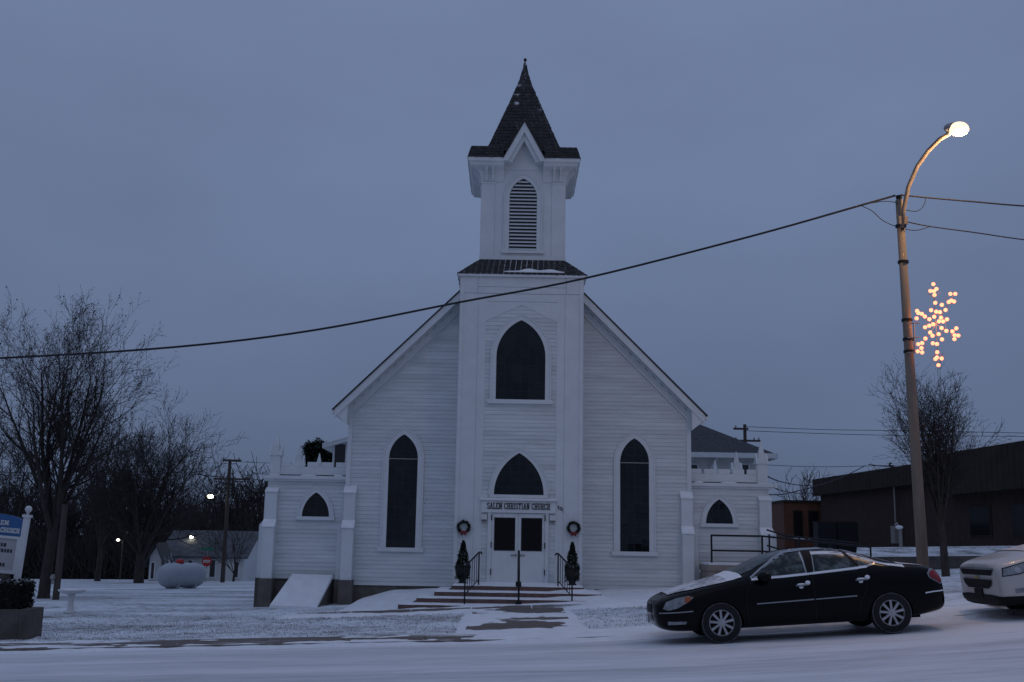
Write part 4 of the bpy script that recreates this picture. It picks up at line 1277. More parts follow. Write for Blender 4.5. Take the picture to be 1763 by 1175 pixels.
# hip-roofed house behind the right wing
e = at(1325, 785, 58); e2 = at(1187, 743, 62)
hx1 = e.x - .5
t, w, r, sh = house('white_house', 'white house with dark grey hip roof behind the right wing', -2.0, hx1, 58, 68, .9, e.z, e.z+3.9, M['housewhite'], M['hipshingle'],
      [(at(1186, 801, 58).x, at(1200, 801, 58).x, at(1200, 850, 58).z, at(1200, 801, 58).z), (at(1270, 801, 58).x, at(1288, 801, 58).x, at(1288, 850, 58).z, at(1288, 801, 58).z)], ridge='hip', over=.75)
MB().box(-2.8, hx1+.72, 57.2, 57.32, e.z-.20, e.z+.06).build('fascia', M['trim'], r, sh)
MB().box(hx1+.62, hx1+.78, 57.33, 68.7, e.z-.20, e.z+.05).build('fascia', M['trim'], r, sh)
MB().box(-2.7, hx1+.60, 57.33, 68.6, e.z-.14, e.z-.08).build('soffit', M['trim'], r, sh)
dx = at(1224, 790, 57.8).x
MB().tube([(dx+.3, 57.4, e.z-.15), (dx, 57.9, e.z-.7), (dx, 57.9, .9)], .06, 8).build('downpipe', M['trim'], w, sh)
# part of a white building behind the left wing
a, c = at(562, 768, 45), at(600, 758, 45)
t = thing('white_house', ((a.x+c.x)/2+1, 45, -.4), 'white building with snowy roof and dark opening behind the left wing', 'house')
sh = tuple(t.location)
w = MB().prism_y([(a.x+.35, -1), (a.x+5, -1), (a.x+5, c.z+.7), (a.x+.35, a.z-.1)], 45, 50).build('wall', M['housewhite'], t, sh)
k = (c.z-a.z)/(c.x-a.x)
MB().prism_y([(a.x-.1, a.z-.12), (a.x+5, a.z-.12+k*5.1), (a.x+5, a.z+.02+k*5.1), (a.x-.1, a.z+.02)], 44.6, 50.3).build('roof', M['trim'], t, sh)
MB().prism_y([(a.x-.1, a.z+.022), (a.x+5, a.z+.022+k*5.1), (a.x+5, a.z+.10+k*5.1), (a.x-.1, a.z+.07)], 44.58, 50.3).build('roof_snow', M['snow'], t, sh)
o1, o2 = at(577, 765, 44.95), at(594, 796, 44.95)
wo = MB().band_y([(o1.x, o2.z-2), (o2.x, o2.z-2), (o2.x, o1.z), (o1.x, o1.z)], [(o1.x-.08, o2.z-2.1), (o2.x+.08, o2.z-2.1), (o2.x+.08, o1.z+.08), (o1.x-.08, o1.z+.08)], 44.93, 45.02).build('window', M['trim'], w, sh)
MB().box(o1.x, o2.x, 44.97, 45.03, o2.z-2, o1.z).build('pane', M['void'], wo, sh)
# small white house beyond the tank
def pz(py, px, Y): return at(px, py, Y).z
Yh = 82
hx0, hx1 = at(280, 960, Yh).x, at(420, 960, Yh).x
hz = H(hx0, Yh)
M['snowroof'] = snow_over('old_roof_snow', (0.045, 0.048, 0.055), (0.075, 0.08, 0.088), cover=0.60, scale_big=.5, scale_fine=4, sharp=.04)
ze_, zr_ = pz(957, 340, Yh), pz(930, 340, Yh)
w0 = lambda px: at(px, 970, Yh).x
house('white_house', 'small white house with grey roof beyond the propane tank', hx0, hx1, Yh, Yh+7, hz, ze_, zr_+.6, M['housewhite'], M['greyroof'],
      [(w0(293), w0(302), ze_-1.5, ze_-.35), (w0(324), w0(331), ze_-1.4, ze_-.35), (w0(362), w0(371), ze_-1.5, ze_-.3), (w0(404), w0(411), ze_-1.5, ze_-.4)])
house('white_house', 'white gabled porch house with snow on its left roof slope', w0(276), w0(296), Yh-2.5, Yh-.4, hz, ze_-.1, pz(931, 290, Yh-2.5)-.25, M['housewhite'], M['snowroof'], [(w0(280), w0(285), ze_-1.6, ze_-.5)], ridge='y')
house('grey_house', 'dim grey house half hidden behind the left wing', at(424, 960, 88).x, at(470, 960, 88).x, 88, 95, H(-20, 88), pz(962, 440, 88), pz(945, 440, 88), M['concrete'], M['snow'], [(at(432, 960, 88).x, at(437, 960, 88).x, pz(975, 440, 88), pz(966, 440, 88))])
house('cream_house', 'small cream house far behind the brick building corner', at(1326, 900, 95).x, at(1362, 900, 95).x, 95, 103, 1.0, pz(888, 1340, 95), pz(868, 1340, 95), mat('cream', (.42, .38, .30), .8, .08), M['greyroof'], [(at(1330, 900, 95).x, at(1335, 900, 95).x, pz(905, 1340, 95), pz(893, 1340, 95))], ridge='x')

# ------------------------------------------------------------------ brick building on the right
bx = lambda y: 20.4 + (56 - y)*.085
bld = thing('brick_building', (20.4, 55, 1.0), 'long dark brick building with brown metal fascia on the right', 'building')
sh = (20.4, 55, 1.0)
wl_ = MB().hexa([(bx(69), 69, -1), (bx(36), 36, -1), (45, 36, -1), (45, 69, -1)][::-1], [(bx(69), 69, 5.5), (bx(36), 36, 5.5), (45, 36, 5.5), (45, 69, 5.5)][::-1]).build('wall', M['brickdark'], bld, sh)
def strip(b, ya, yb, off, z0, z1, th):
    b.hexa([(bx(ya)-off-th, ya, z0), (bx(yb)-off-th, yb, z0), (bx(yb)-off, yb, z0), (bx(ya)-off, ya, z0)], [(bx(ya)-off-th, ya, z1), (bx(yb)-off-th, yb, z1), (bx(yb)-off, yb, z1), (bx(ya)-off, ya, z1)])
    return b
y = 69.3
while y > 37:
    ya, yb = y, y - .46
    hi = y < 52
    strip(MB(), ya, yb+.03, .32 if not hi else .55, 4.80 if not hi else 4.12, 5.80 if not hi else 6.02, .05).build('fascia_panel', M['fascia'], bld, sh)
    y -= .46
strip(MB(), 69.3, 52, .0, 4.78, 5.79, .31).build('fascia_box', M['fascia'], bld, sh)
strip(MB(), 52, 37, .0, 4.10, 6.01, .54).build('fascia_box', M['fascia'], bld, sh)
strip(MB(), 52, 37, .60, 6.02, 6.06, -.5).build('fascia_cap', M['snow'], bld, sh)
M['shopglass'] = mat('shop_glass', (0.012, 0.013, 0.015), 0.15, 0.2, spec=.25)
for ya, yb, z0, z1 in ((50.5, 48.6, 2.2, 3.6), (46.9, 45.0, 2.2, 3.6), (44.2, 42.0, 1.4, 3.7), (41, 39, 1.4, 3.7)):
    wo = strip(MB(), ya, yb, 0, z0, z1, .05).build('window', M['fascia'], wl_, sh)
    strip(MB(), ya-.08, yb+.08, .051, z0+.08, z1-.08, .01).build('pane', M['shopglass'], wo, sh)
# electrical mast and meters on the brick wall
mast = at(1493, 800, 58)
my = 58; mxx = bx(my) - .15
mo = MB().tube([(mxx, my, 3.0), (mxx, my, mast.z)], .05, 8).build('conduit', M['steel'], bld, sh)
MB().tube([(mxx, my, mast.z-.15), (mxx-.2, my, mast.z), (mxx-.1, my, mast.z+.1)], .06, 8).build('weatherhead', M['black'], mo, sh)
MB().box(mxx-.18, mxx+.1, my-.3, my+.3, 1.9, 2.8).build('meter_box', M['steel'], mo, sh)
# orange brick part set back at the left end
ob = thing('brick_annexe', (18.4, 70, 1.0), 'orange brick annexe with two dark windows left of the long building', 'building')
sh = (18.4, 70, 1.0)
oz = at(1350, 865, 70).z
ow = MB().box(at(1350, 900, 70).x, 19.9, 70, 78, -.5, oz).build('wall', M['brickorange'], ob, sh)
MB().box(at(1349, 900, 70).x-.05, 19.9, 69.9, 78.1, oz, oz+.14).build('coping', M['fascia'], ob, sh)
for pa, pb in ((1367, 1381), (1393, 1409)):
    xa, xb = at(pa, 900, 70).x, at(pb, 900, 70).x
    za, zb = at(pa, 925, 70).z, at(pa, 881, 70).z
    wo = MB().band_y([(xa, za), (xb, za), (xb, zb), (xa, zb)], [(xa-.06, za-.06), (xb+.06, za-.06), (xb+.06, zb+.06), (xa-.06, zb+.06)], 69.95, 70.02).build('window', M['fascia'], ow, sh)
    MB().box(xa, xb, 69.98, 70.03, za, zb).build('pane', M['void'], wo, sh)
    MB().box(xa-.1, xb+.1, 69.86, 70.0, za-.14, za-.061).build('sill', M['snow'], wo, sh)
# air conditioners
for i, (pa, pb) in enumerate(((1409, 1440), (1443, 1477))):
    a, c = at(pa, 935, 56), at(pb, 900, 56)
    z = H(a.x, 56)
    ac = thing('air_conditioner', ((a.x+c.x)/2, 56, z), ['dark air conditioner cabinet nearest the orange brick annexe', 'dark air conditioner cabinet nearest the electrical meter'][i], 'air conditioner', 'cabinets along the brick wall')
    hw_, hh_ = (c.x-a.x)/2, c.z - z
    MB().box(-hw_, hw_, 0, .9, 0, hh_).build('cabinet', M['black'], ac)
    for k in range(8):
        MB().box(-hw_*.92, hw_*.92, -.025, 0, .15+k*(hh_-.3)/8, .15+(k+.6)*(hh_-.3)/8).build('grille_slat', M['black'], ac)
    MB().box(-hw_-.03, hw_+.03, -.03, .93, hh_, hh_+.05).build('lid', M['fascia'], ac)
# raised bed with dark wall and snow
rb = thing('raised_bed', (13.5, 37, .9), 'low dark retaining wall holding a snow covered raised bed', 'planter')
sh = (13.5, 37, .9)
ra, rc_ = at(1478, 950, 37), at(1700, 950, 37)
zt = 1.42
MB().hexa([(ra.x, 37, -.5), (rc_.x+3, 36.2, -.5), (rc_.x+3, 36.5, -.5), (ra.x, 37.3, -.5)], [(ra.x, 37, zt-.1), (rc_.x+3, 36.2, zt+.12), (rc_.x+3, 36.5, zt+.12), (ra.x, 37.3, zt-.1)]).build('wall', M['planter'], rb, sh)
M['bedsnow'] = snow_over('bed_snow', (0.05, 0.043, 0.036), (0.085, 0.075, 0.06), cover=0.47, scale_big=1.2, scale_fine=8, sharp=.08, fine_w=.5, snow=(.74, .76, .8))
MB().hexa([(ra.x, 37.31, -.5), (rc_.x+3, 36.51, -.5), (rc_.x+4, 41, -.5), (ra.x+1, 41, -.5)], [(ra.x, 37.31, zt-.13), (rc_.x+3, 36.51, zt+.06), (rc_.x+4, 41, zt+.42), (ra.x+1.2, 41, zt+.22)]).build('bed_snow', M['bedsnow'], rb, sh)
pst = at(1550, 918, 41)
ven = thing('standpipe', (pst.x, 41, 1.4), 'small snow capped grey standpipe before the brick wall', 'pipe')
MB().tube([(0, 0, 0), (0, 0, pst.z-1.4+.1), (-.15, 0, pst.z-1.4+.35)], .07, 8).build('pipe', M['steel'], ven)
MB().ball((-.05, -.05, pst.z-1.4+.2), .15, 8, 5, (1, .8, .5)).build('snow_cap', M['snow'], ven, None, True)

# ------------------------------------------------------------------ street lamp
pb_, ptp = at(1591, 985, 21.3), at(1548, 345, 21.3)
zb_ = H(pb_.x, 21.3)
lampo = thing('street_lamp', (pb_.x, 21.3, zb_), 'tall tan street lamp post with curved arm and lit head', 'street lamp')
M['lamppole'] = mat('tan_pole', (0.20, 0.155, 0.12), 0.8, 0.18, 3, 0.3, 25, stretch=(3, 3, .3))
sh = (pb_.x, 21.3, zb_)
lx = lambda z: pb_.x + (ptp.x-pb_.x)*(z-zb_)/(ptp.z-zb_)
MB().tube([(lx(z), 21.3, z) for z in (zb_-.4, zb_+2.5, zb_+5, ptp.z)], [.115, .103, .09, .072], 14).build('pole', M['lamppole'], lampo, sh, True)
MB().tube([(ptp.x, 21.3, ptp.z-.02), (ptp.x, 21.3, ptp.z+.09)], [.05, .07], 8).build('pole_cap', M['black'], lampo, sh)
LYH = 20.5
ap = [at(1553, 392, 21.18), at(1556, 360, 21.15), at(1564, 322, 21.1), at(1579, 287, 21.0), at(1598, 260, 20.85), at(1618, 240, 20.65), at(1632, 232, LYH)]
MB().tube(ap, .042, 10).build('arm', M['lamppole'], lampo, sh, True)
for zpx in (390, 452, 552, 585, 606):
    q = at(1552, zpx, 21.3)
    MB().lathe([(.09, -.02), (.106, -.02), (.106, .03), (.09, .03)], (lx(q.z), 21.3, q.z), 14).build('band', M['black'], lampo, sh)
q = at(1551, 383, 21.3)
MB().box(lx(q.z)-.09, lx(q.z)+.09, 21.14, 21.2, q.z-.08, q.z+.08).build('bracket', M['lamppole'], lampo, sh)
lh = at(1648, 222, LYH-.1)
MB().ball((lh.x-.05, lh.y+.04, lh.z+.03), .15, 14, 8, (1.3, .9, .7)).tube([tuple(ap[-1]), (lh.x-.1, lh.y, lh.z)], .05, 8).build('lamp_head', M['steel'], lampo, sh, True)
MB().ball((lh.x+.02, lh.y-.03, lh.z-.02), .17, 16, 10, (1.1, .95, .82)).build('lamp_lens', emit('sodium_lens', (1.0, 0.66, 0.32), 2.3), lampo, sh, True)
ld = bpy.data.lights.new('lamp_light', 'POINT')
ld.energy = 230; ld.color = (1.0, 0.62, 0.30); ld.shadow_soft_size = .2
lo = bpy.data.objects.new('lamp_light', ld); COL.objects.link(lo)
lo.parent = lampo; lo.location = (lh.x-sh[0]+.16, lh.y-sh[1]-.05, lh.z-sh[2]-.36)

# ------------------------------------------------------------------ lit snowflake on the lamp post
fl_c = at(1612, 558, 21.1)
flake = thing('snowflake_light', tuple(fl_c), 'snowflake of small lit bulbs hanging on the lamp post', 'decoration')
FP = [(422,147),(397,204),(448,187),(428,206),(432,238),(438,304),(494,321),(525,364),(403,366),(446,378),(478,382),(566,229),(607,229),(573,285),(552,297),(597,293),(285,372),(296,390),(325,397),(351,419),(281,435),(388,442),(429,421),(487,429),(538,443),(470,460),(505,461),(420,485),(387,497),(352,510),(492,517),(532,541),(616,519),(583,545),(602,577),(633,580),(600,610),(395,554),(415,582),(467,568),(495,612),(355,605),(328,643),(295,652),(322,685),(291,713),(328,722),(418,645),(453,651),(455,720),(453,764),(440,777),(492,773),(465,829)]
fpt = lambda u, v: at(1520 + u*.2043, 460 + v*.2043, 21.1) - fl_c
bulbm = emit('warm_bulb', (1.0, 0.27, 0.135), 2.8)
me = MB().ball((0, 0, 0), .035, 10, 7, (1.1, 1, 1.05)); bme = mesh_from('bulb', me.v, me.f); bme.materials.append(bulbm)
for u_, v_ in FP:
    o = mk('bulb', bme, None, flake); p = fpt(u_, v_); o.location = (p.x, p.y - .02, p.z)
b = MB()
c0 = (448, 485)
for e_ in ((424, 150), (603, 228), (632, 580), (466, 830), (292, 712), (280, 380)):
    b.tube([fpt(*c0), fpt(*e_)], .007, 5)
    mx_, my_ = c0[0]+(e_[0]-c0[0])*.68, c0[1]+(e_[1]-c0[1])*.68
    dx_, dy_ = (e_[0]-c0[0])*.22, (e_[1]-c0[1])*.22
    for s in (-1, 1):
        b.tube([fpt(mx_, my_), fpt(mx_+dx_*.6-s*dy_*.8, my_+dy_*.6+s*dx_*.8)], .006, 5)
b.tube([fpt(c0[0]+95*math.cos(PI/3*i+.5), c0[1]+95*math.sin(PI/3*i+.5)) for i in range(7)], .006, 5)
b.build('wire_frame', M['steel'], flake)
fd = bpy.data.lights.new('flake_light', 'POINT'); fd.energy = 16; fd.color = (1.0, .45, .2); fd.shadow_soft_size = .35
fo = bpy.data.objects.new('flake_light', fd); COL.objects.link(fo); fo.parent = flake; fo.location = (0, -.05, 0)
b = MB()
for v_ in (470, 590, 715):
    q = fpt(245, v_); b.tube([(q.x-.05, q.y+.1, q.z), (q.x+.15, q.y, q.z)], .012, 6)
b.tube([fpt(262, 470), fpt(268, 715)], .014, 6)
b.build('bracket', M['steel'], flake)

# ------------------------------------------------------------------ wires
def wire(px, Y, r, label, ext=None, name='overhead_cable'):
    pts = [at(a, c, Y if not isinstance(Y, (list, tuple)) else Y[i]) for i, (a, c) in enumerate(px)]
    if ext: pts += [Vector(e) for e in ext]
    dense = []
    for i in range(len(pts)-1):
        p0, p1, p2, p3 = pts[max(i-1, 0)], pts[i], pts[i+1], pts[min(i+2, len(pts)-1)]
        for k in range(6):
            t = k/6
            dense.append(0.5*((2*p1) + (p2-p0)*t + (2*p0-5*p1+4*p2-p3)*t*t + (3*p1-p0-3*p2+p3)*t**3))
    dense.append(pts[-1])
    b = MB().tube(dense, r, 6)
    o = b.build(name, M['wire'], None, tuple(dense[0]), True)
    o.location = dense[0]
    return tag(o, label, 'cable')
wire([(1541, 337), (1485, 353), (1290, 408), (1005, 480), (790, 521), (540, 569), (300, 598), (0, 617)], 21.3, .022, 'thick twisted cable sagging across the church front', [tuple(at(-220, 624, 21.3)), tuple(at(-700, 615, 21.3))])
wire([(1550, 336), (1600, 341), (1680, 348), (1763, 355), (1900, 362)], 21.3, .016, 'upper cable leaving the lamp post to the right')
wire([(1556, 381), (1600, 390), (1680, 401), (1763, 413), (1900, 428)], 21.3, .012, 'lower cable leaving the lamp post to the right')
wire([(1484, 354), (1500, 350), (1525, 347), (1544, 350), (1552, 360)], 21.25, .008, 'short loop of wire joining the thick cable to the post top')
wire([(1484, 355), (1502, 364), (1520, 380), (1545, 391), (1575, 397), (1600, 391)], 21.22, .008, 'drooping wire loop passing below the lamp post bracket')
wire([(1560, 362), (1578, 364), (1590, 355), (1594, 342)], 21.25, .008, 'small wire loop right of the lamp arm foot')
wire([(1283, 735), (1420, 740), (1560, 742), (1763, 746), (1900, 750)], 75, .02, 'thin far power line above the brick building, upper one')
wire([(1283, 742), (1420, 747), (1545, 750), (1763, 752), (1900, 756)], 75, .02, 'thin far power line above the brick building, lower one')
wire([(1322, 801), (1400, 804), (1480, 803), (1600, 800)], 80, .02, 'thin far line at the level of the brick building roof')
wire([(1322, 821), (1345, 830), (1380, 836), (1413, 837)], [35, 45, 58, 70], .022, 'drooping service cable from the right wing toward the brick building')
wire([(1324, 852), (1360, 849), (1440, 826), (1490, 802)], [35, 42, 52, 58], .02, 'rising service cable ending at the electrical mast')
wire([(1328, 838), (1350, 846), (1380, 850), (1413, 850)], [35, 45, 58, 70], .018, 'lower slack cable beside the right wing')
wire([(1495, 800), (1520, 803), (1545, 804), (1600, 801)], 57, .025, 'short cable running right from the electrical mast')
wire([(370, 829), (420, 838), (470, 848), (520, 856)], 70, .03, 'cable running right from the far left utility pole')
wire([(398, 823), (260, 812), (120, 818), (0, 812), (-80, 806)], 74, .022, 'far cable passing behind the bare trees')
wire([(400, 795), (450, 797), (560, 801)], 72, .015, 'thin far line right of the left utility pole')

# ------------------------------------------------------------------ dry grass poking through the snow
rng = random.Random(17)
gvv, gff = [], []
for i in range(60000):
    x, y = rng.uniform(-13, 7), rng.uniform(21.9, 30)
    if -1.0 < x < 1.5 and y < 27.6: continue
    if x > -3.8 and y > 27.3: continue
    n_ = .5 + .5*math.sin(x*.8 + 2*math.sin(y*2.1)) * math.sin(y*4.1 + 1.6*math.sin(x*.9)); n_ = n_*n_
    band = smooth(22.2, 23.2, y)*smooth(28.5, 26.5, y)
    if x > -3.8 and x < 4: band = max(band, .9*smooth(23, 24, y))
    if rng.random() > (n_*.75 + .32)*(.3 + .7*band): continue
    z = H(x, y)
    a = rng.uniform(0, PI); l = rng.uniform(.012, .040); w = rng.uniform(.003, .008)
    ox, oy = rng.gauss(0, .02), rng.gauss(0, .02)
    n = len(gvv)
    gvv += [(x-w*math.cos(a), y-w*math.sin(a), z-.01), (x+w*math.cos(a), y+w*math.sin(a), z-.01), (x+ox, y+oy, z+l)]
    gff.append((n, n+1, n+2))
M['drygrass'] = mat('dry_grass', (0.075, 0.063, 0.046), 0.9, 0.4, 3)
tag(mk('grass', mesh_from('grass', gvv, gff), M['drygrass']), 'dry grass blades poking through the snow on the lawn', 'grass', None, 'stuff')
# ------------------------------------------------------------------ cars
M['carblack'] = mat('black_car_paint', (0.0022, 0.0024, 0.003), 0.2, 0.1, 1, spec=0.16)
M['carwhite'] = mat('champagne_car_paint', (0.47, 0.44, 0.42), 0.3, 0.05, 2, coat=0.5, spec=0.5)
M['carglass'] = mat('frosty_car_glass', (0.018, 0.028, 0.029), 0.25, 0.3, 5, spec=0.3, col2=(0.15, 0.185, 0.185), lo=.46, hi=.72)
M['rubber'] = mat('tyre_rubber', (0.008, 0.008, 0.009), 0.85, 0.2, 20)
M['chrome'] = mat('chrome', (0.30, 0.31, 0.33), 0.3, 0.1, 5, metal=0.85)
M['alloy'] = mat('alloy_rim', (0.42, 0.42, 0.44), 0.35, 0.15, 8, metal=0.7)
M['blacktrim'] = mat('black_plastic', (0.006, 0.006, 0.007), 0.6, 0.2, 12, spec=.2)
M['lampglass'] = mat('headlamp_glass', (0.17, 0.18, 0.20), 0.15, 0.2, 8, spec=0.6, col2=(.28, .30, .33))
M['amber'] = mat('amber_lens', (0.35, 0.07, 0.02), 0.3, 0.1)
M['taillens'] = mat('tail_lens', (0.22, 0.008, 0.012), 0.2, 0.15, 15)
M['carsnow'] = snow_over('thin_car_snow', (0.02, 0.02, 0.022), (0.05, 0.05, 0.055), cover=0.42, scale_big=1.5, scale_fine=12, sharp=.10, fine_w=.5, snow=(.72, .73, .76))

M['frost'] = snow_over('window_frost', (0.10, 0.12, 0.13), (0.16, 0.18, 0.19), cover=0.42, scale_big=2.5, scale_fine=14, sharp=.08, fine_w=.5, snow=(.50, .52, .55))
M['tyrefrost'] = mat('tyre_frost', (0.10, 0.105, 0.115), 0.9, 0.6, 14)
def lerp_table(tab, s):
    if s <= tab[0][0]: return tab[0][1:]
    for i in range(len(tab)-1):
        if s <= tab[i+1][0]:
            u = (s-tab[i][0])/(tab[i+1][0]-tab[i][0])
            return [a+(c-a)*u for a, c in zip(tab[i][1:], tab[i+1][1:])]
    return tab[-1][1:]

def car_body(tab, wheels, wr, tumble, half_track):
    """lofted closed shell from stations (s, zb, w, zbelt, wbelt, ztop), smoothed, with wheel wells cut out"""
    ss = [r[0] for r in tab]
    verts, rings = [], []
    for r in tab:
        s, zb, w, zbelt, wb, zt = r
        h = zt - zbelt
        k = min(1, max(0, h/.38))
        lp_ = lambda a, c: a + (c-a)*k
        half = [(0, zb), (w*.72, zb), (w*.965, zb+.05), (w*.995, zb + (zbelt-zb)*.30), (w, zb + (zbelt-zb)*.55), (w*.985, zb + (zbelt-zb)*.86), (wb, zbelt),
                (lp_(wb*.90, wb-tumble*.42), zbelt + h*lp_(.42, .48)), (lp_(wb*.66, wb-tumble), zbelt + h*lp_(.78, .92)), (lp_(wb*.34, (wb-tumble)*.55), zbelt + h*lp_(.96, .985)), (0, zt)]
        ring = [(s, -y, z) for y, z in half] + [(s, y, z) for y, z in half[-2:0:-1]]
        rings.append((len(verts), len(ring)))
        verts += ring
    faces = []
    n = rings[0][1]
    for i in range(len(tab)-1):
        a, c = rings[i][0], rings[i+1][0]
        for k in range(n):
            faces.append((a+k, a+(k+1) % n, c+(k+1) % n, c+k))
    faces.append(tuple(rings[0][0]+k for k in range(n))[::-1])
    faces.append(tuple(rings[-1][0]+k for k in range(n)))
    me = mesh_from('tmp_body', verts, faces)
    o = bpy.data.objects.new('tmp_body', me); COL.objects.link(o)
    sub = o.modifiers.new('s', 'SUBSURF'); sub.levels = 3; sub.render_levels = 3
    dg = bpy.context.evaluated_depsgraph_get()
    m2 = bpy.data.meshes.new_from_object(o.evaluated_get(dg))
    o.modifiers.clear(); o.data = m2
    cutters = []
    for wx in wheels:
        for s in (-1, 1):
            cb_ = MB().lathe([(wr, -.28), (wr, .5)] if s > 0 else [(wr, -.5), (wr, .28)], (wx, s*half_track, wr-.055), 32, 'y')
            cm = mesh_from('tmp_cut', cb_.v, cb_.f)
            bmx = bmesh.new(); bmx.from_mesh(cm); bmesh.ops.recalc_face_normals(bmx, faces=bmx.faces); bmx.to_mesh(cm); bmx.free()
            co = bpy.data.objects.new('tmp_cut', cm); COL.objects.link(co); cutters.append(co)
            md = o.modifiers.new('b', 'BOOLEAN'); md.operation = 'DIFFERENCE'; md.object = co; md.solver = 'EXACT'
    bmx = bmesh.new(); bmx.from_mesh(o.data); bmesh.ops.recalc_face_normals(bmx, faces=bmx.faces); bmx.to_mesh(o.data); bmx.free()
    bvh = BVHTree.FromPolygons([v.co.copy() for v in o.data.vertices], [tuple(p.vertices) for p in o.data.polygons])
    dg = bpy.context.evaluated_depsgraph_get()
    m3 = bpy.data.meshes.new_from_object(o.evaluated_get(dg))
    for c in cutters + [o]:
        bpy.data.objects.remove(c)
    m3.polygons.foreach_set('use_smooth', [True]*len(m3.polygons))
    return m3, bvh

def panel(bvh, poly, direction, off, name, m, parent, step=.05, thick=.0):
    """a sheet with the given 2-d outline laid on the body along a direction: 'L' near side, 'R' far side, 'F' front, 'B' rear, 'T' top"""
    xs, zs = [p[0] for p in poly], [p[1] for p in poly]
    P = []
    for i in range(len(poly)):
        a, c = poly[i], poly[(i+1) % len(poly)]
        n = max(1, int(math.hypot(c[0]-a[0], c[1]-a[1])/step))
        P += [(a[0]+(c[0]-a[0])*k/n, a[1]+(c[1]-a[1])*k/n) for k in range(n)]
    nb = len(P)
    def inside(x, z):
        r = False
        for i in range(nb):
            (x0, z0), (x1, z1) = P[i], P[(i+1) % nb]
            if (z0 > z) != (z1 > z) and x < (x1-x0)*(z-z0)/(z1-z0)+x0: r = not r
        return r
    x = min(xs)+step*.5
    while x < max(xs):
        z = min(zs)+step*.5
        while z < max(zs):
            if inside(x, z): P.append((x, z))
            z += step
        x += step
    vv, ee, ff, _, _, _ = delaunay_2d_cdt([Vector(p) for p in P], [], [list(range(nb))], 1, 1e-5)
    out = []
    for p in vv:
        if direction == 'L': o_, d = Vector((p.x, -3, p.y)), Vector((0, 1, 0))
        elif direction == 'R': o_, d = Vector((p.x, 3, p.y)), Vector((0, -1, 0))
        elif direction == 'F': o_, d = Vector((-4, p.x, p.y)), Vector((1, 0, 0))
        elif direction == 'B': o_, d = Vector((8, p.x, p.y)), Vector((-1, 0, 0))
        else: o_, d = Vector((p.x, p.y, 4)), Vector((0, 0, -1))
        h = bvh.ray_cast(o_, d)
        if h[0] is None:
            h = bvh.find_nearest(o_ + d*2.2)
        nrm = h[1]
        if nrm.dot(d) > 0: nrm = -nrm
        out.append(h[0] + nrm*off)
    fl = [tuple(f) for f in ff]
    me = mesh_from(name, [tuple(q) for q in out], fl)
    bmx = bmesh.new(); bmx.from_mesh(me)
    want = {'L': Vector((0, -1, 0)), 'R': Vector((0, 1, 0)), 'F': Vector((-1, 0, 0)), 'B': Vector((1, 0, 0)), 'T': Vector((0, 0, 1))}[direction]
    bmx.normal_update()
    for f in bmx.faces:
        if f.normal.dot(want) < 0: f.normal_flip()
    if thick:
        bmx.normal_update()
        r = bmesh.ops.extrude_face_region(bmx, geom=bmx.faces[:])
        for v in r['geom']:
            if isinstance(v, bmesh.types.BMVert): v.co += want*thick
    bmx.to_mesh(me); bmx.free()
    return mk(name, me, m, parent, None, True)

def ribbon(pts, w):
    """thin outline polygon along a 2-d polyline"""
    a, c = [], []
    for i, p in enumerate(pts):
        q0, q1 = pts[max(0, i-1)], pts[min(len(pts)-1, i+1)]
        dx, dz = q1[0]-q0[0], q1[1]-q0[1]
        l = math.hypot(dx, dz)
        a.append((p[0]-dz/l*w/2, p[1]+dx/l*w/2)); c.append((p[0]+dz/l*w/2, p[1]-dx/l*w/2))
    return a + c[::-1]

def wheel(parent, x, y, r, spokes, wid=.22):
    s = -1 if y < 0 else 1
    root = bpy.data.objects.new('wheel', None); COL.objects.link(root); root.parent = parent; root.location = (x, y, r)
    rr = r*.66
    MB().lathe([(rr-.01, -wid/2), (r-.045, -wid/2-.004), (r-.012, -wid/2+.022), (r, -wid/2+.055), (r, wid/2-.055), (r-.012, wid/2-.022), (r-.045, wid/2+.004), (rr-.01, wid/2)], n=40, axis='y', cap=False).build('tyre', M['rubber'], root, None, True)
    b = MB()
    yo = s*(wid/2-.012)
    b.lathe([(rr, yo-.03), (rr, yo), (rr-.022, yo+s*.006), (rr-.03, yo-s*.02), (rr-.03, yo-s*.05)], n=40, axis='y', cap=False) if s > 0 else b.lathe([(rr, yo+.03), (rr, yo), (rr-.022, yo-.006), (rr-.03, yo+.02), (rr-.03, yo+.05)], n=40, axis='y', cap=False)
    for k in range(spokes):
        a = 2*PI*k/spokes + .2
        ca, sa = math.cos(a), math.sin(a)
        w0, w1 = .022, .020
        def q(rad_, t, yy): return (rad_*ca - t*sa, yy, rad_*sa + t*ca)
        yi = yo - s*.02
        b.hexa([q(.03, -w0, yi), q(.03, w0, yi), q(rr-.015, w1*1.25, yi), q(rr-.015, -w1*1.25, yi)], [q(.03, -w0*.7, yi+s*.02), q(.03, w0*.7, yi+s*.02), q(rr-.015, w1, yi+s*.022), q(rr-.015, -w1, yi+s*.022)])
    b.lathe([(.062, yo-.02), (.06, yo+.006), (.02, yo+s*.012)] if s > 0 else [(.062, yo+.02), (.06, yo-.006), (.02, yo-.012)], n=16, axis='y')
    b.build('rim', M['alloy'], root)
    ye = s*(wid/2-.012)
    MB().lathe([(r-.026, ye), (r-.019, ye+s*.0045), (r-.013, ye)], n=40, axis='y', cap=False).build('tyre_frost', M['tyrefrost'], root, None, True)
    MB().lathe([(rr-.012, -.03), (rr-.012, .03)], n=32, axis='y').build('brake_disc', M['blacktrim'], root)

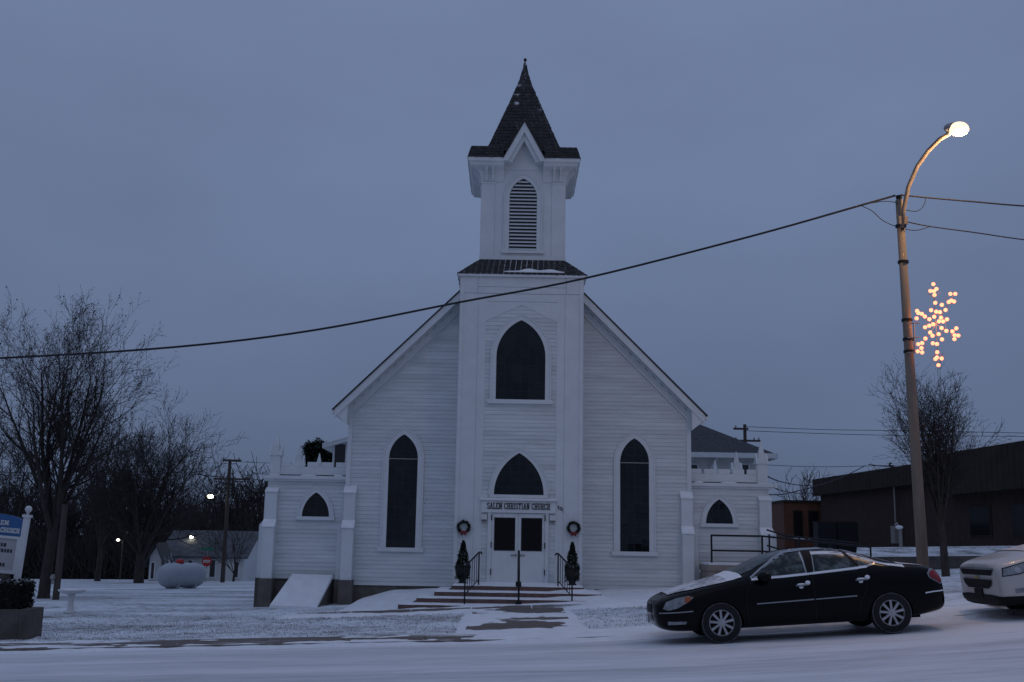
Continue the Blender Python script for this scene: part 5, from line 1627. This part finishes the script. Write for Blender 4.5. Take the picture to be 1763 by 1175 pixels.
# --- black sedan
wx_f, wx_r = at(1244, 1104, 18.7), at(1538, 1086, 18.7)
zA, zB = S(wx_f.x), S(wx_r.x)
tilt = math.atan2(zB - zA, wx_r.x - wx_f.x)
sedan = thing('parked_sedan', (wx_f.x, 19.5, zA + .005), 'black four door sedan with frosted windows parked at the kerb', 'car', 'cars parked along the street', rot=(0, -tilt, 0))
ST = [(-1.06, .40, .46, .60, .42, .64), (-1.02, .30, .62, .68, .57, .72), (-.90, .23, .77, .74, .70, .79), (-.65, .20, .87, .80, .80, .87), (-.30, .20, .905, .875, .85, .95), (.05, .20, .915, .94, .865, 1.02), (.22, .20, .915, .965, .865, 1.055),
      (.62, .20, .915, .985, .865, 1.22), (1.10, .20, .915, 1.00, .862, 1.41), (1.50, .20, .915, 1.015, .860, 1.452), (1.95, .20, .915, 1.035, .855, 1.448), (2.35, .20, .915, 1.055, .85, 1.37), (2.75, .20, .91, 1.07, .84, 1.235), (3.08, .21, .90, 1.075, .82, 1.125),
      (3.35, .24, .88, 1.055, .79, 1.085), (3.58, .28, .84, 1.02, .75, 1.055), (3.72, .30, .78, .92, .70, .96), (3.80, .36, .66, .74, .60, .80), (3.82, .42, .5, .66, .46, .70)]
me, bvh = car_body(ST, (0, 2.807), .365, .25, .82)
mk('body', me, M['carblack'], sedan)
for x in (0, 2.807):
    for y in (-.80, .80):
        wheel(sedan, x, y, .335, 9)
MB().box(-.55, 3.35, -.66, .66, .22, .34).build('underbody', M['blacktrim'], sedan)
for d in ('L', 'R'):
    front = [(.62, 1.045), (.80, 1.155), (1.02, 1.285), (1.20, 1.36), (1.44, 1.395), (1.47, 1.055), (1.05, 1.035)]
    rear = [(1.66, 1.40), (1.95, 1.398), (2.12, 1.37), (2.30, 1.13), (2.30, 1.10), (1.62, 1.065)]
    quarter = [(2.22, 1.345), (2.42, 1.255), (2.60, 1.155), (2.50, 1.118), (2.40, 1.115)]
    for nm, pz_ in (('side_window', front), ('side_window', rear), ('quarter_window', quarter)):
        so = [(p[0], p[1]) for p in pz_]
        cxm, czm = sum(p[0] for p in so)/len(so), sum(p[1] for p in so)/len(so)
        big = [(cxm+(p[0]-cxm)*1.09+(.02 if p[0] > cxm else -.02)*.6, czm+(p[1]-czm)*1.16+(.018 if p[1] > czm else -.018)) for p in so]
        fr = panel(bvh, big, d, .004, 'window_frost', M['frost'], sedan)
        panel(bvh, so, d, .010, nm, M['carglass'], sedan)
    panel(bvh, ribbon([(.55, 1.02), (.78, 1.17), (1.02, 1.315), (1.22, 1.395), (1.55, 1.425), (1.95, 1.425), (2.2, 1.388), (2.45, 1.285), (2.66, 1.17), (2.64, 1.13), (2.5, 1.10)], .026), d, .010, 'window_trim', M['chrome'], sedan, .03)
    panel(bvh, [(1.48, 1.405), (1.64, 1.41), (1.60, 1.06), (1.49, 1.05)], d, .013, 'door_pillar', M['blacktrim'], sedan)
    panel(bvh, [(2.135, 1.375), (2.21, 1.355), (2.385, 1.115), (2.315, 1.105)], d, .013, 'door_pillar', M['blacktrim'], sedan)
    panel(bvh, ribbon([(.56, .995), (1.0, 1.012), (1.6, 1.04), (2.1, 1.07), (2.5, 1.095)], .034), d, .006, 'belt_snow', M['snow'], sedan, .03)
    panel(bvh, ribbon([(.60, .605), (1.55, .625)], .020), d, .012, 'side_moulding', M['chrome'], sedan, .03)
    panel(bvh, ribbon([(1.575, .625), (2.26, .640)], .020), d, .012, 'side_moulding', M['chrome'], sedan, .03)
    for gap in ([(.47, .28), (.43, .55), (.46, .80), (.56, .98)], [(1.56, .27), (1.57, .7), (1.56, 1.03)], [(2.28, .30), (2.30, .52), (2.44, .75), (2.47, 1.08)]):
        panel(bvh, ribbon(gap, .009), d, .003, 'door_gap', M['rubber'], sedan, .03)
    sy = -1 if d == 'L' else 1
    for hx, hz in ((1.37, .862), (2.36, .895)):
        MB().tube([(hx-.11, sy*.925, hz-.005), (hx-.06, sy*.955, hz), (hx+.06, sy*.957, hz+.004), (hx+.11, sy*.925, hz+.006)], .017, 8).build('door_handle', M['chrome'], sedan, None, True)
        MB().ball((hx+.09, sy*.945, hz+.035), .045, 10, 6, (1, .6, .8)).ball((hx-.02, sy*.95, hz+.018), .03, 8, 5, (2.4, .6, .5)).ball((hx-.02, sy*.935, hz-.03), .03, 8, 5, (1.3, .5, .8)).build('handle_snow', M['snow'], sedan, None, True)
    m_ = MB().ball((.74, sy*1.01, 1.04), .125, 14, 8, (.95, 1.0, .75)).tube([(.72, sy*.86, 1.0), (.74, sy*.96, 1.01)], .035, 8)
    m_.build('door_mirror', M['carblack'], sedan, None, True)
    # lamps on the front corner
    panel(bvh, [(-.92, .60), (-.86, .705), (-.68, .765), (-.50, .79), (-.42, .765), (-.52, .69), (-.70, .60), (-.84, .57)], d, .008, 'headlight', M['lampglass'], sedan, .03)
    panel(bvh, [(-.56, .775), (-.44, .775), (-.50, .70), (-.58, .68)], d, .013, 'indicator', M['amber'], sedan, .03)
    panel(bvh, ribbon([(-.98, .53), (-.70, .535), (-.45, .545)], .018), d, .008, 'bumper_trim', M['chrome'], sedan, .03)
    panel(bvh, [(-.86, .34), (-.58, .345), (-.56, .385), (-.86, .395)], d, .008, 'fog_light', M['lampglass'], sedan, .03)
    panel(bvh, [(3.50, .86), (3.48, .93), (3.55, 1.0), (3.68, .99), (3.77, .80), (3.70, .74)], d, .008, 'tail_frame', M['chrome'], sedan, .03)
    panel(bvh, [(3.525, .865), (3.51, .925), (3.57, .975), (3.67, .965), (3.745, .80), (3.69, .765)], d, .014, 'tail_light', M['taillens'], sedan, .03)
    panel(bvh, ribbon([(3.40, .620), (3.55, .635), (3.78, .64)], .02), d, .010, 'bumper_snow', M['snow'], sedan, .03)
# glass and snow on top
panel(bvh, [(.30, -.70), (.30, .70), (.62, .66), (1.08, .56), (1.08, -.56), (.62, -.66)], 'T', .008, 'windscreen', M['carglass'], sedan, .06)
panel(bvh, [(2.42, -.52), (2.42, .52), (2.98, .66), (2.98, -.66)], 'T', .008, 'rear_window', M['carglass'], sedan, .06)
panel(bvh, [(-.80, -.52), (-.80, .52), (-.40, .74), (.05, .80), (.30, .80), (.30, -.80), (.05, -.80), (-.40, -.74)], 'T', .012, 'bonnet_snow', M['carsnow'], sedan, .06)
panel(bvh, [(.16, -.80), (.16, .80), (.42, .78), (.36, .4), (.36, -.4), (.42, -.78)], 'T', .014, 'cowl_snow', M['snow'], sedan, .05)
panel(bvh, [(3.04, -.70), (3.04, .70), (3.5, .66), (3.5, -.66)], 'T', .012, 'boot_snow', M['carsnow'], sedan, .06)
for sy in (-1, 1):
    panel(bvh, [(1.6, sy*.60), (1.6, sy*.66), (2.3, sy*.66), (2.85, sy*.80), (3.12, sy*.82), (3.12, sy*.74), (2.8, sy*.74), (2.3, sy*.60)], 'T', .010, 'rail_snow', M['snow'], sedan, .05)
panel(bvh, [(-.26, .50), (.26, .50), (.30, .60), (.22, .68), (-.22, .68), (-.30, .60)], 'F', .010, 'grille_frame', M['chrome'], sedan, .04)
panel(bvh, [(-.22, .52), (.22, .52), (.26, .60), (.19, .66), (-.19, .66), (-.26, .60)], 'F', .016, 'grille', M['blacktrim'], sedan, .04)
MB().box(-1.115, -1.085, -.16, .16, .36, .47).build('number_plate', M['lampglass'], sedan)

# --- pale crossover behind it
sx = at(1694, 1000, 19.9)
S0 = sx.x + 1.02
tl2 = math.atan2(S(S0+2.9) - S(S0), 2.9)
suv = thing('parked_crossover', (S0, 19.9, S(S0) + .005), 'champagne coloured crossover nosing in from the right edge', 'car', 'cars parked along the street', rot=(0, -tl2, 0))
SV = [(-1.06, .32, .72, .84, .68, .93), (-1.05, .28, .82, .88, .77, .97), (-.97, .25, .91, .93, .85, 1.02), (-.74, .25, .96, .98, .88, 1.07), (-.40, .25, .98, 1.03, .90, 1.12), (0, .25, .99, 1.08, .92, 1.18), (.40, .25, .99, 1.11, .925, 1.24),
      (.80, .25, .99, 1.13, .92, 1.45), (1.25, .25, .99, 1.14, .915, 1.68), (1.8, .25, .99, 1.16, .91, 1.77), (2.8, .25, .99, 1.18, .905, 1.78), (3.5, .25, .99, 1.2, .90, 1.74), (3.95, .3, .96, 1.2, .87, 1.60), (4.12, .4, .9, 1.0, .80, 1.2), (4.14, .5, .7, .8, .6, .9)]
me, bvh = car_body(SV, (0, 3.02), .42, .24, .90)
mk('body', me, M['carwhite'], suv)
for x in (0, 3.02):
    for y in (-.87, .87):
        wheel(suv, x, y, .37, 6, .24)
MB().box(-.5, 3.6, -.7, .7, .24, .36).build('underbody', M['blacktrim'], suv)
panel(bvh, [(-.60, .775), (.60, .775), (.68, .87), (-.68, .87)], 'F', .012, 'grille', M['blacktrim'], suv, .04)
panel(bvh, [(-.42, .55), (.42, .55), (.56, .62), (.60, .70), (-.60, .70), (-.56, .62)], 'F', .012, 'lower_grille', M['blacktrim'], suv, .04)
panel(bvh, ribbon([(-.70, .885), (0, .893), (.70, .885)], .022), 'F', .012, 'grille_trim', M['chrome'], suv, .04)
panel(bvh, ribbon([(-.60, .715), (0, .717), (.60, .715)], .016), 'F', .012, 'grille_trim', M['chrome'], suv, .04)
emb = [(-.10, .722), (-.025, .722), (-.025, .702), (.035, .702), (.035, .722), (.10, .722), (.085, .750), (.025, .750), (.025, .770), (-.035, .770), (-.035, .750), (-.085, .750)]
M['gold'] = mat('gold_emblem', (0.45, 0.33, 0.12), 0.35, 0.1, metal=.6)
panel(bvh, emb, 'F', .02, 'emblem', M['gold'], suv, .03)
panel(bvh, [(-.90, .27), (.90, .27), (.93, .42), (.5, .45), (-.5, .45), (-.93, .42)], 'F', .014, 'lower_bumper', M['blacktrim'], suv, .05)
MB().box(-1.085, -1.06, -.16, .16, .40, .54).build('number_plate', M['blacktrim'], suv)
for d in ('L', 'R'):
    panel(bvh, [(-.995, .755), (-.72, .775), (-.26, .885), (-.17, 1.005), (-.43, 1.0), (-.97, .895)], d, .006, 'headlight_surround', M['blacktrim'], suv, .03)
    panel(bvh, [(-.98, .77), (-.72, .79), (-.28, .90), (-.20, .99), (-.42, .985), (-.955, .88)], d, .010, 'headlight', M['lampglass'], suv, .03)
    for hx_, hz_ in ((-.74, .845), (-.50, .895)):
        panel(bvh, [(hx_+.055*math.cos(a_*PI/5), hz_+.045*math.sin(a_*PI/5)) for a_ in range(10)], d, .015, 'reflector', M['alloy'], suv, .03)
    panel(bvh, [(-.84, .47), (-.50, .49), (-.48, .56), (-.84, .545)], d, .010, 'fog_light', M['lampglass'], suv, .03)
    panel(bvh, ribbon([(-1.0, .35), (-.45, .33), (-.40, .30)], .16), d, .008, 'lower_trim', M['blacktrim'], suv, .04)
    panel(bvh, [(.95, 1.19), (1.35, 1.55), (1.6, 1.64), (1.95, 1.66), (1.95, 1.21)], d, .010, 'side_window', M['carglass'], suv)
    panel(bvh, [(2.02, 1.21), (2.02, 1.66), (2.85, 1.66), (2.85, 1.23)], d, .010, 'side_window', M['carglass'], suv)
    panel(bvh, [(2.95, 1.23), (2.95, 1.655), (3.5, 1.62), (3.75, 1.30)], d, .010, 'side_window', M['carglass'], suv)
    sy = -1 if d == 'L' else 1
    MB().ball((1.05, sy*1.06, 1.24), .12, 14, 8, (.8, 1.1, .8)).tube([(1.05, sy*.92, 1.2), (1.05, sy*1.0, 1.22)], .04, 8).build('door_mirror', M['carwhite'], suv, None, True)
panel(bvh, [(.48, -.74), (.48, .74), (.85, .70), (1.30, .60), (1.30, -.60), (.85, -.70)], 'T', .008, 'windscreen', M['carglass'], suv, .06)
panel(bvh, [(-.35, -.78), (-.35, .78), (.38, .84), (.38, -.84)], 'T', .012, 'bonnet_snow', snow_over('suv_snow', (.44, .41, .40), (.47, .45, .43), cover=.45, scale_big=1.2, scale_fine=10, snow=(.66, .66, .68)), suv, .08)
# ------------------------------------------------------------------ bare trees
def seg_mesh(name, segs, sides):
    """tapered tubes for a list of (p0, p1, r0, r1)"""
    n = len(segs)
    A = np.array([s[0] for s in segs], dtype=float); B = np.array([s[1] for s in segs], dtype=float)
    R0 = np.array([s[2] for s in segs]); R1 = np.array([s[3] for s in segs])
    D = B - A
    D /= np.maximum(np.linalg.norm(D, axis=1, keepdims=True), 1e-9)
    ref = np.where(np.abs(D[:, 2:3]) < .9, np.array([[0, 0, 1.]]), np.array([[1., 0, 0]]))
    U = np.cross(D, ref); U /= np.maximum(np.linalg.norm(U, axis=1, keepdims=True), 1e-9)
    V = np.cross(D, U)
    V_all = np.zeros((n, 2*sides, 3))
    for k in range(sides):
        a = 2*PI*k/sides
        off = U*math.cos(a) + V*math.sin(a)
        V_all[:, k] = A + off*R0[:, None]
        V_all[:, sides+k] = B + off*R1[:, None]
    base = (np.arange(n)*2*sides)[:, None]
    F = []
    for k in range(sides):
        j = (k+1) % sides
        F.append(base + np.array([[k, j, sides+j, sides+k]]))
    F = np.stack(F, 1).reshape(-1, 4)
    me = bpy.data.meshes.new(name)
    me.vertices.add(n*2*sides); me.vertices.foreach_set('co', V_all.reshape(-1))
    me.loops.add(F.size); me.loops.foreach_set('vertex_index', F.reshape(-1).astype(np.int32))
    me.polygons.add(len(F)); me.polygons.foreach_set('loop_start', np.arange(len(F), dtype=np.int32)*4)
    me.update(calc_edges=True)
    return me

def grow(rng, height, trunk_h, r0, limbs, spread, counts, up=.10, limb_len=None, wig=.09, tipr=.006):
    segs = {0: [], 1: []}
    tips = []
    def branch(p, d, L, r, lev):
        n = [6, 8, 6, 4, 3][min(lev, 4)]
        pts = [p.copy()]
        for i in range(n):
            d = (d + Vector((rng.gauss(0, wig), rng.gauss(0, wig), rng.gauss(0, wig*.6))) + Vector((0, 0, up*(1.0 if lev else .3)))).normalized()
            q = p + d*(L/n)
            ra = r*(1 - .75*i/n); rb = r*(1 - .75*(i+1)/n)
            ra, rb = max(ra, tipr*.7), max(rb, tipr*.6)
            segs[0 if lev <= 1 else 1].append((tuple(p), tuple(q), ra, rb))
            p = q
            pts.append(p.copy())
            if lev > 0 and lev < len(counts)+1 and i >= 1:
                c = counts[lev-1]/ (n-1)
                k = int(c) + (rng.random() < c-int(c))
                for _ in range(k):
                    a = rng.uniform(0, 2*PI)
                    s = d.cross(Vector((math.cos(a), math.sin(a), .3))).normalized()
                    ang = rng.uniform(.45, .95)
                    dd = (d*math.cos(ang) + s*math.sin(ang)).normalized()
                    frac = 1 - .6*i/n
                    branch(p.copy(), dd, L*rng.uniform(.36, .6)*(.6+.4*frac), max(rb*.6, tipr), lev+1)
        if lev >= 2: tips.append((tuple(p), tuple(d)))
    # trunk
    top = None
    p = Vector((0, 0, -.3)); d = Vector((rng.gauss(0, .03), rng.gauss(0, .03), 1))
    n = 6
    for i in range(n):
        d = (d + Vector((rng.gauss(0, .03), rng.gauss(0, .03), 0))).normalized()
        q = p + d*((trunk_h+.3)/n)
        fl = 1.35 if i == 0 else 1.0
        segs[0].append((tuple(p), tuple(q), r0*fl*(1-.05*i), r0*(1-.05*(i+1))))
        p = q
    for k in range(limbs):
        a = 2*PI*(k + rng.uniform(-.3, .3))/limbs
        lean = spread*rng.uniform(.45, 1.15)
        if k == 0: lean *= .25
        dd = Vector((math.sin(lean)*math.cos(a), math.sin(lean)*math.sin(a), math.cos(lean)))
        L_ = (limb_len or (height-trunk_h))*rng.uniform(.78, 1.02)
        branch(p + Vector((0, 0, -rng.uniform(0, trunk_h*.15))), dd, L_, r0*rng.uniform(.28, .46), 1)
    return segs, tips

def tree_mesh(seed, leaves=0, leafsize=.07, **kw):
    rng = random.Random(seed)
    segs, tips = grow(rng, **kw)
    tm = seg_mesh('trunk', segs[0], 8); tm.polygons.foreach_set('use_smooth', [True]*len(tm.polygons)); tm.materials.append(M['bark'])
    cm = seg_mesh('crown', segs[1], 3); cm.materials.append(M['twig'])
    lm = None
    if leaves:
        b = MB()
        pts = []
        for _ in range(leaves):
            p, d = tips[rng.randrange(len(tips))]
            pts.append((p[0]+rng.gauss(0, .05), p[1]+rng.gauss(0, .05), p[2]+rng.gauss(0, .06)))
        leaf_cloud(b, pts, leafsize, rng, True)
        lm = mesh_from('dead_leaves', b.v, b.f); lm.materials.append(M['deadleaf'])
    return tm, cm, lm

def put_tree(meshes, px, py, Y, label, group=None, scale=1.0, rotz=0.0, name='bare_tree'):
    p = at(px, py, Y)
    t = thing(name, (p.x, Y, H(p.x, Y)-.05), label, 'tree', group, rot=(0, 0, rotz))
    t.scale = (scale,)*3
    mk('trunk', meshes[0], None, t); mk('crown', meshes[1], None, t)
    if meshes[2]: mk('dead_leaves', meshes[2], None, t)
    return t

big = tree_mesh(4, 9000, .075, height=10.4, trunk_h=2.7, r0=.24, limbs=10, spread=.52, counts=(12, 8, 5), up=.085, limb_len=6.0, tipr=.0065, wig=.06)
put_tree(big, 75, 1030, 38, 'largest bare tree on the lawn, trunk beside the meter post', 'bare trees on the left', .93)
vase = tree_mesh(9, 5000, .10, height=11, trunk_h=2.0, r0=.36, limbs=13, spread=.80, counts=(13, 9, 4), up=.07, limb_len=7.2, tipr=.013, wig=.06)
put_tree(vase, 240, 988, 66, 'broad vase shaped bare tree left of the propane tank', 'bare trees on the left', .88, 1.1)
thin = tree_mesh(14, 600, .12, height=9, trunk_h=2.2, r0=.2, limbs=6, spread=.5, counts=(10, 8, 3), up=.06, limb_len=5.6, tipr=.015, wig=.06)
put_tree(thin, 8, 992, 74, 'slender bare tree at the far left edge behind the sign', 'bare trees on the left', 1.05, .4)
put_tree(thin, 168, 990, 76, 'slender bare tree between the big tree and the vase shaped tree', 'bare trees on the left', 1.12, 2.2)
put_tree(thin, 330, 992, 88, 'slender bare tree behind the small white house', 'bare trees on the left', .66, 3.6)
small = tree_mesh(21, 0, .1, height=4, trunk_h=.5, r0=.09, limbs=7, spread=.7, counts=(6, 4), up=.05, limb_len=2.8, tipr=.014)
put_tree(small, 402, 996, 78, 'small bare shrub tree before the white house wall', 'bare trees on the left', 1.15, 0)
pear = tree_mesh(31, 2600, .05, height=6.2, trunk_h=1.5, r0=.135, limbs=12, spread=.27, counts=(10, 7, 4), up=.10, limb_len=3.3, tipr=.006, wig=.05)
put_tree(pear, 1629, 985, 32, 'bare oval street tree behind the lamp post')
far = tree_mesh(41, 0, .1, height=6, trunk_h=1, r0=.12, limbs=7, spread=.6, counts=(7, 5), up=.06, limb_len=4.2, tipr=.02)
put_tree(far, 1383, 900, 100, 'far bare tree peeping over the orange brick annexe', 'far trees right of the church', 1.15)
put_tree(far, 1515, 900, 85, 'far bare tree peeping over the long building roof', 'far trees right of the church', .98, 1.0)

# evergreen behind the left wing
pe = at(545, 800, 52)
ev = thing('evergreen_tree', (pe.x, 52, H(pe.x, 52)), 'dark round headed evergreen behind the left wing battlements', 'tree')
rng = random.Random(8)
zt_ = at(543, 757, 52).z - H(pe.x, 52)
b = MB(); b2 = MB()
b2.tube([(0, 0, -.3), (.05, 0, zt_*.55), (0, 0, zt_*.9)], [.14, .09, .04], 7)
for i in range(70):
    a = rng.uniform(0, 2*PI); e_ = rng.uniform(-.55, 1.0); r = .80*(.55 + .5*rng.random())*(1.12 if rng.random() < .2 else 1)
    c = Vector((r*math.sqrt(max(0, 1-e_*e_))*math.cos(a), r*math.sqrt(max(0, 1-e_*e_))*math.sin(a), zt_ - .95 + r*e_*1.05))
    b2.tube([(0, 0, c.z-.35), tuple(c)], [.02, .008], 4, False)
    pts = [(c.x+rng.gauss(0, .10), c.y+rng.gauss(0, .10), c.z+rng.gauss(0, .10)) for _ in range(150)]
    leaf_cloud(b, pts, .17, rng)
b2.build('trunk', M['bark'], ev); b.build('crown', M['evergreen'], ev)

# the far wood, one dark mass of stems and twigs behind the houses
rng = random.Random(77)
segs = []
proto, _t = grow(random.Random(5), 9, 1.6, .16, 7, .55, (7, 6), .06, 6.2, .09, .025)
allp = proto[0] + proto[1]
for i in range(34):
    px = -60 + 540*i/33 + rng.uniform(-8, 8)
    Y = rng.uniform(98, 125)
    x = at(px, 990, Y).x; z = H(x, Y)
    a = rng.uniform(0, 2*PI); ca, sa = math.cos(a), math.sin(a)
    k = rng.uniform(.80, 1.12) * (1.0 if px < 380 else 1.15)
    for p, q, r0_, r1_ in allp:
        segs.append(((x + k*(p[0]*ca-p[1]*sa), Y + k*(p[0]*sa+p[1]*ca), z + k*p[2]), (x + k*(q[0]*ca-q[1]*sa), Y + k*(q[0]*sa+q[1]*ca), z + k*q[2]), r0_*1.5, r1_*1.7))
for i in range(16000):    # undergrowth
    px = rng.uniform(-80, 480); Y = rng.uniform(92, 118)
    x = at(px, 990, Y).x; z = H(x, Y)
    h = rng.uniform(1.2, 4.8) if px < 380 else rng.uniform(2.5, 7.0)
    segs.append(((x, Y, z), (x + rng.gauss(0, 1.3), Y + rng.gauss(0, 1.0), z + h*rng.uniform(.5, 1)), rng.uniform(.03, .08), .02))
wm = seg_mesh('wood', segs, 3); wm.materials.append(M['twig'])
tag(mk('far_wood', wm), 'dark mass of far bare woodland behind the houses', 'wood', None, 'stuff')
